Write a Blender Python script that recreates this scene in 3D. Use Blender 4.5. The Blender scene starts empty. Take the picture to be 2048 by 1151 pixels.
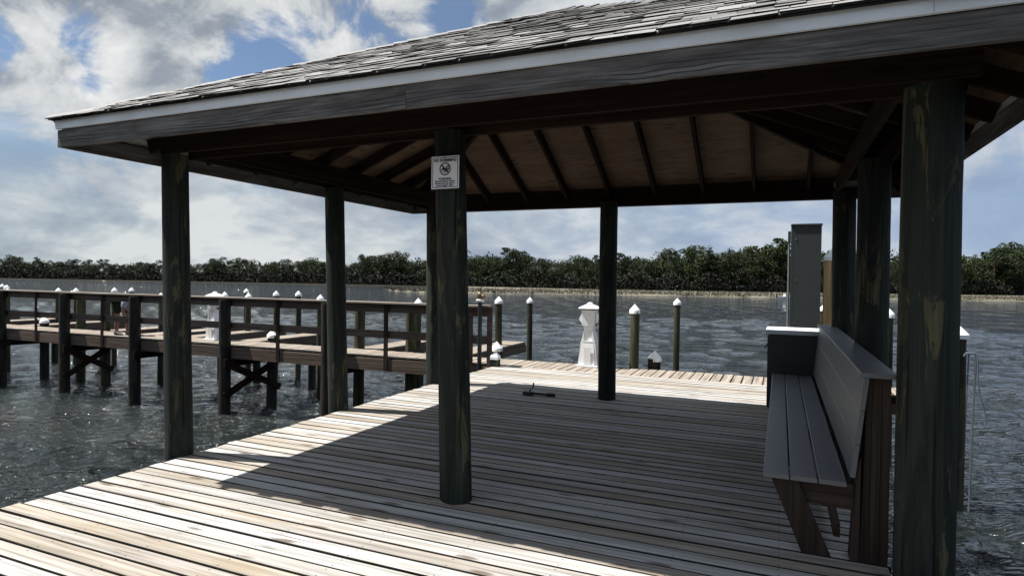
import bpy, math, random
import numpy as np
from mathutils import Matrix, Vector
R = math.radians
random.seed(7)
rng = np.random.default_rng(11)
scene = bpy.context.scene
col = scene.collection

# ------------------------------------------------------------------ camera
CAM = Vector((5.2502, -2.6916, 1.7436))
YAW, PITCH, ROLL = R(-23.370), R(-0.789), R(0.8095)
FPX = 1243.3
_f = Vector((math.sin(YAW)*math.cos(PITCH), math.cos(YAW)*math.cos(PITCH), math.sin(PITCH)))
_r = Vector((math.cos(YAW), -math.sin(YAW), 0))
_u = _r.cross(_f)
_r2 = math.cos(ROLL)*_r + math.sin(ROLL)*_u
_u2 = -math.sin(ROLL)*_r + math.cos(ROLL)*_u
cd = bpy.data.cameras.new('camera')
cam = bpy.data.objects.new('camera', cd); col.objects.link(cam)
cam.matrix_world = Matrix(((_r2.x, _u2.x, -_f.x, CAM.x), (_r2.y, _u2.y, -_f.y, CAM.y), (_r2.z, _u2.z, -_f.z, CAM.z), (0, 0, 0, 1)))
cd.sensor_width = 36; cd.lens = 36*FPX/2048
cd.clip_start = 0.05; cd.clip_end = 6000
scene.camera = cam

# ------------------------------------------------------------------ light
SUN = Vector((-1.50, -0.36, 2.84)).normalized()          # towards the sun
SUN_EL = math.asin(SUN.z); SUN_AZ = math.atan2(SUN.x, SUN.y)
sd = bpy.data.lights.new('sun', 'SUN'); sd.energy = 5.0; sd.angle = R(0.55); sd.color = (1.0, 0.97, 0.925)
so = bpy.data.objects.new('sun', sd); col.objects.link(so)
so.rotation_euler = (-SUN).to_track_quat('-Z', 'Y').to_euler(); so.location = (-20, -5, 40)

vs = scene.view_settings
vs.view_transform = 'Standard'; vs.look = 'None'; vs.gamma = 1; vs.exposure = 1.0; vs.use_curve_mapping = False
scene.render.engine = 'CYCLES'
scene.cycles.max_bounces = 4; scene.cycles.diffuse_bounces = 2; scene.cycles.glossy_bounces = 2
scene.cycles.caustics_reflective = False; scene.cycles.caustics_refractive = False

class NT:
    """small helper for building node trees"""
    def __init__(s, tree):
        s.t = tree; s.n = tree.nodes; s.l = tree.links
    def node(s, typ, **kw):
        n = s.n.new(typ)
        for k, v in kw.items(): setattr(n, k, v)
        return n
    def put(s, sock, v):
        if isinstance(v, bpy.types.NodeSocket): s.l.new(v, sock)
        elif v is not None:
            if hasattr(sock.default_value, '__len__') and not hasattr(v, '__len__'): sock.default_value = [v]*len(sock.default_value)
            else: sock.default_value = v
    def math(s, op, a, b=None, c=None, clamp=False):
        n = s.node('ShaderNodeMath', operation=op); n.use_clamp = clamp
        s.put(n.inputs[0], a); s.put(n.inputs[1], b) if b is not None else None
        if c is not None: s.put(n.inputs[2], c)
        return n.outputs[0]
    def vmath(s, op, a, b=None, scale=None):
        n = s.node('ShaderNodeVectorMath', operation=op)
        s.put(n.inputs[0], a)
        if b is not None: s.put(n.inputs[1], b)
        if scale is not None: s.put(n.inputs['Scale'], scale)
        return n.outputs[1] if op in ('DOT_PRODUCT', 'LENGTH', 'DISTANCE') else n.outputs[0]
    def noise(s, vec, scale=5, detail=4, rough=.55, dist=0, lac=2.0, typ=None):
        n = s.node('ShaderNodeTexNoise')
        if typ: n.noise_type = typ
        s.put(n.inputs['Vector'], vec); s.put(n.inputs['Scale'], scale); s.put(n.inputs['Detail'], detail)
        s.put(n.inputs['Roughness'], rough); s.put(n.inputs['Distortion'], dist); s.put(n.inputs['Lacunarity'], lac)
        return n.outputs['Fac']
    def ramp(s, fac, stops, interp='LINEAR'):
        n = s.node('ShaderNodeValToRGB'); n.color_ramp.interpolation = interp
        e = n.color_ramp.elements
        while len(e) < len(stops): e.new(0.5)
        for i, (p, c) in enumerate(stops):
            e[i].position = p; e[i].color = (c, c, c, 1) if not hasattr(c, '__len__') else (*c, 1)
        s.put(n.inputs[0], fac); return n.outputs[0]
    def smooth(s, v, a, b):
        n = s.node('ShaderNodeMapRange', interpolation_type='SMOOTHSTEP')
        s.put(n.inputs[0], v); n.inputs[1].default_value = a; n.inputs[2].default_value = b
        return n.outputs[0]
    def mix(s, fac, a, b, mode='MIX'):
        n = s.node('ShaderNodeMix', data_type='RGBA', blend_type=mode)
        s.put(n.inputs['Factor'], fac)
        s.put(n.inputs[6], (*a, 1) if isinstance(a, tuple) else a); s.put(n.inputs[7], (*b, 1) if isinstance(b, tuple) else b)
        return n.outputs[2]
    def mapping(s, vec, scale=(1, 1, 1), loc=(0, 0, 0)):
        n = s.node('ShaderNodeMapping'); s.put(n.inputs[0], vec); n.inputs['Scale'].default_value = scale; s.put(n.inputs['Location'], loc)
        return n.outputs[0]
    def bump(s, h, strength=.3, dist=.01, normal=None):
        n = s.node('ShaderNodeBump'); s.put(n.inputs['Height'], h); n.inputs['Strength'].default_value = strength; n.inputs['Distance'].default_value = dist
        if normal is not None: s.put(n.inputs['Normal'], normal)
        return n.outputs[0]

# ------------------------------------------------------------------ sky with clouds
world = bpy.data.worlds.new('World'); scene.world = world; world.use_nodes = True
world.cycles.sampling_method = 'MANUAL'; world.cycles.sample_map_resolution = 512
def build_sky():
    N = NT(world.node_tree); N.n.clear()
    out = N.node('ShaderNodeOutputWorld'); bg = N.node('ShaderNodeBackground')
    sky = N.node('ShaderNodeTexSky', sky_type='NISHITA'); sky.sun_disc = False
    sky.sun_elevation = SUN_EL; sky.sun_rotation = SUN_AZ; sky.air_density = 1.0; sky.dust_density = 0.4; sky.ozone_density = 3.0
    d = N.vmath('NORMALIZE', N.node('ShaderNodeTexCoord').outputs['Generated'])
    sep = N.node('ShaderNodeSeparateXYZ'); N.put(sep.inputs[0], d); z = sep.outputs[2]
    zc = N.math('MAXIMUM', z, 0.0)
    # where the photograph shows the larger cloud heads (+) and the blue openings (-)
    spots = [(60,20,.10,.10), (300,25,.12,.10), (450,20,.10,.06), (80,150,.09,.07), (250,200,.12,.09), (390,120,.08,.09), (700,40,.10,.07), (1020,20,.07,.08),
             (10,85,.035,-.13), (190,90,.045,-.16), (120,60,.04,-.08), (510,140,.07,-.17), (580,85,.05,-.10), (905,25,.035,-.16), (170,170,.03,-.12), (460,180,.05,-.06)]
    bias = None
    for px, py, sg, am in spots:
        dv = ((_f + _r2*((px-1024)/FPX) - _u2*((py-575.5)/FPX))).normalized()
        q = N.vmath('DISTANCE', d, tuple(dv)); g = N.math('EXPONENT', N.math('MULTIPLY', N.math('MULTIPLY', q, q), -1/(sg*sg)))
        g = N.math('MULTIPLY', g, am); bias = g if bias is None else N.math('ADD', bias, g)
    def dens(vec):
        big = N.noise(vec, 2.6, 2, .5, .0)
        fine = N.noise(vec, 7.5, 7, .60, .35)
        return N.math('ADD', N.math('ADD', N.math('MULTIPLY', big, .45), N.math('MULTIPLY', fine, .62)), bias)
    v = N.mapping(d, (1, 1, 1.35), (3.1, 1.7, 0.35))
    n0 = dens(v)
    n1 = dens(N.vmath('ADD', v, (-.035, -.01, .075)))
    cover = N.smooth(n0, .475, .575)
    # bright where the cloud thins towards the sun, grey where there is more cloud above
    lit = N.math('ADD', N.math('MULTIPLY', N.math('SUBTRACT', n0, n1), 3.2), .74, clamp=True)
    thick = N.smooth(n0, .62, .82)
    lit = N.math('SUBTRACT', lit, N.math('MULTIPLY', thick, .60), clamp=True)
    cloud = N.ramp(lit, [(0, (2.3, 2.7, 3.3)), (.35, (4.2, 4.7, 5.3)), (.62, (7.9, 8.2, 8.4)), (1, (11.0, 11.0, 10.9))])
    skyc = N.mix(1.0, sky.outputs[0], (1.25, 1.22, 1.22), 'MULTIPLY')
    c = N.mix(N.math('MULTIPLY', cover, .97), skyc, cloud)
    # towards the horizon rows of far cloud merge into a pale layer, greyer to the west, bluer to the east
    v2 = N.mapping(d, (1, 1, 2.3), (0.4, 2.2, 0.0))
    lay = N.math('ADD', N.math('MULTIPLY', N.noise(v2, 4.5, 6, .56, .4), .75), N.math('MULTIPLY', N.noise(v2, 14., 5, .6, .3), .25))
    east = N.smooth(sep.outputs[0], -.72, .30)
    lw = N.ramp(lay, [(.38, (3.3, 4.1, 5.2)), (.49, (5.4, 6.2, 7.0)), (.585, (8.8, 9.2, 9.4))])
    le = N.ramp(lay, [(.36, (3.4, 4.6, 7.2)), (.52, (4.4, 5.7, 8.0)), (.62, (6.8, 7.6, 8.6))])
    layc = N.mix(east, lw, le)
    hz = N.smooth(zc, .25, .07)
    c = N.mix(N.math('MULTIPLY', N.math('MAXIMUM', hz, N.math('MULTIPLY', east, .75)), .90), c, layc)
    N.put(bg.inputs[0], c); bg.inputs[1].default_value = 0.0400
    N.l.new(bg.outputs[0], out.inputs[0])
build_sky()

# ------------------------------------------------------------------ projecting picture points into the place (survey of the photograph)
def ray(px, py): return _f + _r2*((px-1024)/FPX) - _u2*((py-575.5)/FPX)
def atz(px, py, z=0.0):
    d = ray(px, py); return CAM + d*((z-CAM.z)/d.z)
def aty(px, py, y):
    d = ray(px, py); return CAM + d*((y-CAM.y)/d.y)

# ------------------------------------------------------------------ object helpers
Wm = {}
def tag(o, label=None, cat=None, group=None, kind=None):
    if label: o['label'] = label
    if cat: o['category'] = cat
    if group: o['group'] = group
    if kind: o['kind'] = kind
    return o
def put(o, parent=None, M=None):
    M = M or Matrix.Identity(4)
    col.objects.link(o)
    if parent is not None:
        o.parent = parent; o.matrix_basis = Wm[parent.name].inverted() @ M
    else: o.matrix_basis = M
    Wm[o.name] = M.copy()
    return o
def empty(name, loc, label=None, cat=None, group=None, kind=None, rz=0):
    o = bpy.data.objects.new(name, None); o.empty_display_size = .2
    put(o, None, Matrix.Translation(loc) @ Matrix.Rotation(rz, 4, 'Z'))
    return tag(o, label, cat, group, kind)
class MB:
    def __init__(s): s.v = []; s.f = []
    def add(s, vs, fs):
        o = len(s.v); s.v += [tuple(v) for v in vs]; s.f += [tuple(i+o for i in f) for f in fs]; return s
    def box(s, x0, y0, z0, x1, y1, z1):
        return s.add([(x0,y0,z0),(x1,y0,z0),(x1,y1,z0),(x0,y1,z0),(x0,y0,z1),(x1,y0,z1),(x1,y1,z1),(x0,y1,z1)],
                     [(3,2,1,0),(4,5,6,7),(0,1,5,4),(1,2,6,5),(2,3,7,6),(3,0,4,7)])
    def prism(s, poly, axis, a, b):
        """poly: 2D points in the plane across `axis`; x->(y,z) y->(x,z) z->(x,y)"""
        def P(u, w, t): return {'x': (t,u,w), 'y': (u,t,w), 'z': (u,w,t)}[axis]
        n = len(poly)
        vs = [P(u, w, a) for u, w in poly]+[P(u, w, b) for u, w in poly]
        fs = [tuple(range(n))[::-1], tuple(range(n, 2*n))]+[(i, (i+1) % n, n+(i+1) % n, n+i) for i in range(n)]
        return s.add(vs, fs)
    def loft(s, rings, closed_ends=True):
        n = len(rings[0]); vs = [p for r in rings for p in r]; fs = []
        for k in range(len(rings)-1):
            for i in range(n):
                fs.append((k*n+i, k*n+(i+1) % n, (k+1)*n+(i+1) % n, (k+1)*n+i))
        if closed_ends: fs += [tuple(range(n))[::-1], tuple(range((len(rings)-1)*n, len(rings)*n))]
        return s.add(vs, fs)
    def lathe(s, prof, c=(0,0,0), n=16, a0=0.0):
        rings = [[(c[0]+r*math.cos(a0+2*math.pi*i/n), c[1]+r*math.sin(a0+2*math.pi*i/n), c[2]+z) for i in range(n)] for r, z in prof]
        return s.loft(rings)
    def tube(s, pts, rad, n=8):
        pts = [Vector(p) for p in pts]; rads = rad if hasattr(rad, '__len__') else [rad]*len(pts)
        rings = []; ref = None
        for i, p in enumerate(pts):
            t = (pts[min(i+1, len(pts)-1)]-pts[max(i-1, 0)]).normalized()
            if ref is None: ref = Vector((0,0,1)) if abs(t.z) < .9 else Vector((1,0,0))
            a = t.cross(ref).normalized(); b = t.cross(a).normalized(); ref = a.cross(t)
            rings.append([p+rads[i]*(a*math.cos(2*math.pi*k/n)+b*math.sin(2*math.pi*k/n)) for k in range(n)])
        return s.loft(rings)
    def mesh(s, name, mat, smooth=False, off=(0,0,0)):
        m = bpy.data.meshes.new(name)
        m.from_pydata([(v[0]-off[0], v[1]-off[1], v[2]-off[2]) for v in s.v], [], s.f)
        m.materials.append(mat)
        if smooth:
            m.shade_smooth()
            try: m.set_sharp_from_angle(angle=R(40))
            except Exception: pass
        m.update(); return m
    def build(s, name, mat, parent=None, smooth=False, origin=None):
        """vertices are in world space; the origin goes to `origin` or the middle of the base"""
        a = np.array(s.v)
        if origin is None: origin = ((a[:,0].min()+a[:,0].max())/2, (a[:,1].min()+a[:,1].max())/2, a[:,2].min())
        o = bpy.data.objects.new(name, s.mesh(name, mat, smooth, origin))
        return put(o, parent, Matrix.Translation(origin))
def frame(p0, p1, up=Vector((0,0,1))):
    p0 = Vector(p0); p1 = Vector(p1); x = (p1-p0).normalized(); y = Vector(up).cross(x).normalized(); z = x.cross(y)
    M = Matrix((( x.x, y.x, z.x, p0.x), (x.y, y.y, z.y, p0.y), (x.z, y.z, z.z, p0.z), (0,0,0,1)))
    return M, (p1-p0).length
def chamfer_section(w, h, c):
    return [(-w/2, -h/2), (w/2, -h/2), (w/2, h/2-c), (w/2-c, h/2), (-w/2+c, h/2), (-w/2, h/2-c)]
def board(name, p0, p1, w, h, mat, parent=None, up=(0,0,1), c=.004):
    """timber from p0 to p1: w across, h along `up`; local X follows the grain"""
    M, L = frame(p0, p1, Vector(up)); b = MB(); b.prism(chamfer_section(w, h, c), 'x', 0, L)
    o = bpy.data.objects.new(name, b.mesh(name, mat)); return put(o, parent, M)
def stuff_np(name, v, f, mat, parent=None, smooth=False):
    m = bpy.data.meshes.new(name); v = np.asarray(v, np.float32); f = np.asarray(f, np.int32); k = f.shape[1]
    m.vertices.add(len(v)); m.vertices.foreach_set('co', v.ravel())
    m.loops.add(f.size); m.loops.foreach_set('vertex_index', f.ravel())
    m.polygons.add(len(f)); m.polygons.foreach_set('loop_start', np.arange(0, f.size, k, dtype=np.int32)); m.polygons.foreach_set('loop_total', np.full(len(f), k, np.int32))
    if smooth: m.polygons.foreach_set('use_smooth', np.ones(len(f), bool))
    m.materials.append(mat); m.update(calc_edges=True)
    o = bpy.data.objects.new(name, m); return put(o, parent)

# ------------------------------------------------------------------ materials
def new_mat(name):
    m = bpy.data.materials.new(name); m.use_nodes = True; N = NT(m.node_tree)
    return m, N, N.n['Principled BSDF']
def grain_mat(name, cols, axis='x', rough=.8, streak=18., bump=.35, knots=0., dark=None, random_amt=1.0, spec=.06, long=.55, blotch=None, screws=False):
    """weathered timber: per-piece tint, streaks along `axis`, cracks, knots"""
    m, N, B = new_mat(name)
    oc = N.node('ShaderNodeTexCoord').outputs['Object']; rnd = N.node('ShaderNodeObjectInfo').outputs['Random']
    sh = N.node('ShaderNodeCombineXYZ'); N.put(sh.inputs[0], N.math('MULTIPLY', rnd, 37.)); N.put(sh.inputs[1], N.math('MULTIPLY', rnd, 91.)); N.put(sh.inputs[2], N.math('MULTIPLY', rnd, 53.))
    v = N.vmath('ADD', oc, sh.outputs[0])
    sc = {'x': (long, streak, streak), 'y': (streak, long, streak), 'z': (streak, streak, long)}[axis]
    vs_ = N.mapping(v, sc)
    g1 = N.noise(vs_, 1.0, 6, .62, .35); g2 = N.noise(vs_, 3.3, 5, .6, .2)
    med = {'x': (1.1, 5, 5), 'y': (5, 1.1, 5), 'z': (5, 5, 1.1)}[axis]
    b1 = N.noise(N.mapping(v, med), 1.0, 4, .55, .2)
    white = N.node('ShaderNodeTexWhiteNoise', noise_dimensions='1D'); N.put(white.inputs['W'], rnd); w = white.outputs[0]
    n = len(cols); stops = [(i/(n-1), c) for i, c in enumerate(cols)]
    mixv = N.math('ADD', N.math('MULTIPLY', w, .75*random_amt), N.math('MULTIPLY', b1, .25+.75*(1-random_amt)), clamp=True)
    c = N.ramp(mixv, stops)
    tone = N.math('MAXIMUM', N.math('ADD', N.math('MULTIPLY', g1, 2.3), -.13), .2)
    tone = N.math('MULTIPLY', tone, N.math('ADD', N.math('MULTIPLY', g2, 1.0), .5))
    cc = N.node('ShaderNodeCombineXYZ')
    for i in range(3): N.put(cc.inputs[i], tone)
    c = N.mix(1.0, c, cc.outputs[0], 'MULTIPLY')
    if blotch:
        bm = N.smooth(N.noise(N.mapping(v, {'x': (.5, 3, 3), 'z': (6, 6, .9)}.get(axis, (3,3,3))), 1., 5, .6, .6), blotch[1], blotch[1]+.1)
        c = N.mix(N.math('MULTIPLY', bm, blotch[2]), c, blotch[0])
    crack = N.smooth(N.noise(N.mapping(v, {'x': (.8, 40, 40), 'y': (40, .8, 40), 'z': (34, 34, .7)}[axis]), 1., 3, .5, .3), .66, .74)
    c = N.mix(N.math('MULTIPLY', crack, .75), c, dark or tuple(x*.25 for x in cols[0]))
    h = N.math('SUBTRACT', N.math('ADD', N.math('MULTIPLY', g1, .6), N.math('MULTIPLY', g2, .4)), N.math('MULTIPLY', crack, .8))
    if screws:
        sp = N.node('ShaderNodeSeparateXYZ'); N.put(sp.inputs[0], oc)
        fx = N.math('MULTIPLY', N.math('SUBTRACT', N.math('FRACT', N.math('DIVIDE', sp.outputs[0], .62)), .5), .62)
        fy = N.math('SUBTRACT', N.math('ABSOLUTE', sp.outputs[1]), .043)
        ds = N.math('SQRT', N.math('ADD', N.math('MULTIPLY', fx, fx), N.math('MULTIPLY', fy, fy)))
        c = N.mix(N.math('MULTIPLY', N.smooth(ds, .0075, .0045), .85), c, (.035,.03,.026))
    if knots:
        vo = N.node('ShaderNodeTexVoronoi'); vo.feature = 'F1'
        kv = N.mapping(v, {'x': (1.7, 6.5, 6.5), 'y': (6.5, 1.7, 6.5), 'z': (5, 5, 1.5)}[axis])
        kv = N.vmath('ADD', kv, N.vmath('SCALE', N.node('ShaderNodeTexNoise').outputs['Color'], scale=.25)); N.put(vo.inputs['Vector'], kv); vo.inputs['Scale'].default_value = 1.0
        k = N.smooth(vo.outputs['Distance'], .20, .08)
        c = N.mix(N.math('MULTIPLY', k, knots), c, dark or tuple(x*.3 for x in cols[0]))
    N.put(B.inputs['Base Color'], c); B.inputs['Roughness'].default_value = rough; B.inputs['Specular IOR Level'].default_value = spec
    N.put(B.inputs['Normal'], N.bump(h, bump, .012))
    return m
def plain_mat(name, colr, rough=.5, metal=0., spec=.5, var=.12, scale=6., bump=0., coat=0.):
    m, N, B = new_mat(name)
    oc = N.node('ShaderNodeTexCoord').outputs['Object']
    n = N.noise(oc, scale, 6, .6, .4)
    c = N.ramp(n, [(.3, tuple(x*(1-var) for x in colr)), (.7, tuple(min(1, x*(1+var)) for x in colr))])
    N.put(B.inputs['Base Color'], c); B.inputs['Metallic'].default_value = metal; B.inputs['Specular IOR Level'].default_value = spec
    N.put(B.inputs['Roughness'], N.math('ADD', N.math('MULTIPLY', n, .2), rough-.1)); B.inputs['Coat Weight'].default_value = coat
    if bump: N.put(B.inputs['Normal'], N.bump(N.noise(oc, scale*8, 4, .6), bump, .004))
    return m
def pile_material(name, dark, mid, pale):
    """treated round timber: long vertical checks, green-black weathering, pale flaked patches"""
    m, N, B = new_mat(name)
    oc = N.node('ShaderNodeTexCoord').outputs['Object']; rnd = N.node('ShaderNodeObjectInfo').outputs['Random']
    sh = N.node('ShaderNodeCombineXYZ'); N.put(sh.inputs[0], N.math('MULTIPLY', rnd, 37.)); N.put(sh.inputs[1], N.math('MULTIPLY', rnd, 91.)); N.put(sh.inputs[2], N.math('MULTIPLY', rnd, 53.))
    v = N.vmath('ADD', oc, sh.outputs[0])
    g1 = N.noise(N.mapping(v, (13, 13, .55)), 1., 6, .62, .8); g2 = N.noise(N.mapping(v, (60, 60, 2.2)), 1., 4, .6, .4)
    t = N.math('ADD', N.math('MULTIPLY', g1, .7), N.math('MULTIPLY', g2, .3))
    c = N.ramp(t, [(.36, dark), (.52, mid), (.66, tuple(x*1.6 for x in mid))])
    pat = N.noise(N.mapping(v, (5.5, 5.5, .95)), 1., 6, .66, 1.2)
    pf = N.smooth(pat, .555, .60)
    c = N.mix(N.math('MULTIPLY', pf, .75), c, N.ramp(g2, [(.3, tuple(x*.45 for x in pale)), (.65, pale)]))
    dk = N.smooth(N.noise(N.mapping(v, (4, 4, .6)), 1., 5, .6, 1.), .52, .60)
    c = N.mix(N.math('MULTIPLY', dk, .7), c, dark)
    chk = N.smooth(N.noise(N.mapping(v, (26, 26, .35)), 1., 3, .5, .5), .64, .70)
    c = N.mix(N.math('MULTIPLY', chk, .9), c, tuple(x*.3 for x in dark))
    h = N.math('SUBTRACT', N.math('ADD', N.math('MULTIPLY', t, .8), N.math('MULTIPLY', pf, .25)), N.math('MULTIPLY', chk, .9))
    N.put(B.inputs['Base Color'], c); B.inputs['Roughness'].default_value = .78; B.inputs['Specular IOR Level'].default_value = .25
    N.put(B.inputs['Normal'], N.bump(h, .9, .02)); return m
M_DECK = grain_mat('deck_timber', [(.34,.33,.30), (.375,.37,.355), (.275,.24,.195), (.385,.38,.37), (.25,.215,.175), (.36,.35,.325)], 'x', .82, 30, .5, knots=.8, dark=(.10,.075,.055), blotch=((.26,.20,.13), .56, .45), screws=True)
M_PIERP = grain_mat('pier_plank_timber', [(.20,.165,.132), (.26,.225,.188), (.225,.188,.152), (.29,.255,.215)], 'x', .85, 24, .4, knots=.5, dark=(.1,.07,.05))
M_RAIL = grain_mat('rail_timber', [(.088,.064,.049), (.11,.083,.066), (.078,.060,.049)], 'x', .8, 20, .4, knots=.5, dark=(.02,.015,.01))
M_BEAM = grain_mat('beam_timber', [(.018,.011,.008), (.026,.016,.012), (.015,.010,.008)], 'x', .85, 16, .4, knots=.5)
M_BENCHW = grain_mat('bench_timber', [(.045,.031,.024), (.058,.041,.032), (.038,.028,.022)], 'x', .8, 22, .5, knots=.7, dark=(.03,.02,.015))
M_PILE = pile_material('pile_timber', (.0055,.0075,.0060), (.0190,.0245,.0180), (.125,.112,.060))
M_PILE2 = pile_material('mooring_pile_timber', (.012,.0125,.008), (.045,.044,.023), (.11,.098,.055))
M_GRIME_SHADE = plain_mat('mildew_and_gap_shade_edge', (.022,.020,.017), .9, 0, .05, .4, 9)  # plank sides and chamfers: mildew, plus the shade of the gaps put into the colour
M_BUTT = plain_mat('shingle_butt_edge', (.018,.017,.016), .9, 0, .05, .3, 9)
M_PILE3 = pile_material('pier_pile_timber', (.0055,.0050,.0042), (.020,.0175,.0135), (.060,.050,.032))
M_TRIM = plain_mat('painted_trim', (.66,.69,.70), .45, 0, .4, .06, 2.5)
M_CAP = plain_mat('white_cap_plastic', (.82,.82,.80), .4, 0, .5, .05, 5)
M_PED = plain_mat('pedestal_plastic', (.74,.74,.73), .4, 0, .5, .05, 4)
M_COMP = plain_mat('composite_board', (.088,.091,.094), .45, 0, .5, .10, 9, .08)
M_BOX = plain_mat('dark_box_plastic', (.012,.014,.018), .45, 0, .5, .2, 6)
M_CABINET = plain_mat('grey_enamel', (.040,.045,.044), .6, 0, .12, .06, 3)
M_STEEL = plain_mat('galvanised_metal', (.30,.33,.35), .38, .8, .5, .15, 14)
M_BLACK = plain_mat('black_plastic', (.010,.010,.011), .5, 0, .4, .2, 8)
M_BRASS = plain_mat('tarnished_brass', (.14,.10,.06), .5, .6, .5, .3, 20)
M_PIPE = plain_mat('dark_pipe', (.016,.016,.017), .45, .2, .5, .2, 12)
M_ROPE = plain_mat('blue_grey_rope', (.07,.10,.13), .8, 0, .3, .2, 40)
M_SIGN = plain_mat('sign_white', (.72,.72,.74), .4, 0, .4, .03, 4)
M_INK = plain_mat('sign_black_ink', (.008,.008,.012), .5, 0, .3, .1, 4)
M_RED = plain_mat('sign_dark_red_ink', (.05,.008,.012), .5, 0, .3, .1, 4)
M_YELLOWW = grain_mat('fresh_timber', [(.45,.30,.14), (.50,.36,.18)], 'z', .75, 16, .3)
M_SKIN = plain_mat('skin', (.25,.135,.09), .55, 0, .35, .1, 12)
M_SHIRT = plain_mat('grey_shirt_cloth', (.30,.30,.35), .9, 0, .1, .12, 14)
M_SHORTS = plain_mat('dark_olive_cloth', (.022,.028,.017), .9, 0, .1, .2, 14)
M_HAIR = plain_mat('brown_hair', (.03,.018,.01), .6, 0, .3, .3, 60)
M_SHOE = plain_mat('black_shoe', (.008,.008,.009), .6, 0, .3, .2, 20)

def fascia_material():
    m, N, B = new_mat('weathered_fascia')
    oc = N.node('ShaderNodeTexCoord').outputs['Object']; rnd = N.node('ShaderNodeObjectInfo').outputs['Random']
    sh = N.node('ShaderNodeCombineXYZ'); N.put(sh.inputs[0], N.math('MULTIPLY', rnd, 61.)); N.put(sh.inputs[2], N.math('MULTIPLY', rnd, 3.))
    v = N.vmath('ADD', oc, sh.outputs[0])
    sx = N.node('ShaderNodeSeparateXYZ'); N.put(sx.inputs[0], v); so_ = N.node('ShaderNodeSeparateXYZ'); N.put(so_.inputs[0], oc)
    warp = N.noise(N.mapping(v, (.55, 1, 4.0)), 1.0, 3, .5, .5)
    ph = N.math('ADD', N.math('MULTIPLY', sx.outputs[2], 38.), N.math('MULTIPLY', warp, 7.))
    ring = N.math('FRACT', ph)
    line = N.math('MULTIPLY', N.smooth(ring, .62, .86), N.smooth(ring, 1.0, .94))
    brk = N.smooth(N.noise(N.mapping(v, (1.6, 3, 9)), 1., 3, .6, .3), .36, .60)
    low = N.math('ADD', .25, N.math('MULTIPLY', N.smooth(so_.outputs[2], .045, -.02), .75))
    line = N.math('MULTIPLY', N.math('MULTIPLY', line, brk), low)
    fine = N.noise(N.mapping(v, (1.6, 70, 70)), 1., 6, .65, .3)
    blot = N.noise(N.mapping(v, (1.3, 2, 7)), 1., 5, .62, .8)
    c = N.ramp(N.math('ADD', N.math('MULTIPLY', blot, .6), N.math('MULTIPLY', fine, .4)), [(.36, (.057,.053,.050)), (.50, (.117,.111,.105)), (.64, (.218,.208,.198))])
    c = N.mix(N.math('MULTIPLY', line, .85), c, (.022,.021,.021))
    h = N.math('SUBTRACT', fine, line)
    N.put(B.inputs['Base Color'], c); B.inputs['Roughness'].default_value = .85; B.inputs['Specular IOR Level'].default_value = .12
    N.put(B.inputs['Normal'], N.bump(h, .6, .008)); return m
M_FASCIA = fascia_material()
def plywood_material():
    m, N, B = new_mat('plywood_sheathing')
    v = N.node('ShaderNodeTexCoord').outputs['Object']
    g = N.math('ADD', N.math('MULTIPLY', N.noise(N.mapping(v, (1.2, 16, 16)), 1.0, 6, .6, .6), .5), N.math('MULTIPLY', N.noise(N.mapping(v, (1.1, 2.2, 2)), 1.6, 4, .6, .6), .5))
    c = N.ramp(g, [(.3, (.055,.030,.018)), (.5, (.105,.062,.036)), (.7, (.155,.098,.058))])
    dash = N.smooth(N.noise(N.mapping(v, (4.5, 26, 26)), 1., 3, .55, .4), .60, .65)
    patch = N.smooth(N.noise(v, 1.3, 2, .5), .28, .5)
    c = N.mix(N.math('MULTIPLY', dash, patch), c, (.035,.02,.014))
    N.put(B.inputs['Base Color'], c); B.inputs['Roughness'].default_value = .85
    N.put(B.inputs['Normal'], N.bump(N.math('SUBTRACT', g, dash), .4, .01)); return m
M_PLY = plywood_material()
def shingle_material():
    m, N, B = new_mat('roof_shingle')
    oc = N.node('ShaderNodeTexCoord').outputs['Object']; rnd = N.node('ShaderNodeObjectInfo').outputs['Random']
    pos = N.node('ShaderNodeNewGeometry').outputs['Position']
    n = N.noise(pos, 90, 4, .7); b = N.noise(pos, 7, 4, .6)
    t = N.math('ADD', N.math('MULTIPLY', n, .5), N.math('ADD', N.math('MULTIPLY', b, .30), N.math('MULTIPLY', rnd, .42)))
    c = N.ramp(t, [(.3, (.04,.039,.038)), (.55, (.12,.117,.112)), (.8, (.25,.245,.238))])
    N.put(B.inputs['Base Color'], c); B.inputs['Roughness'].default_value = .8; B.inputs['Specular IOR Level'].default_value = .3
    N.put(B.inputs['Normal'], N.bump(n, .5, .004)); return m
M_SHINGLE = shingle_material()
WATER_Z = -1.70
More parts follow.
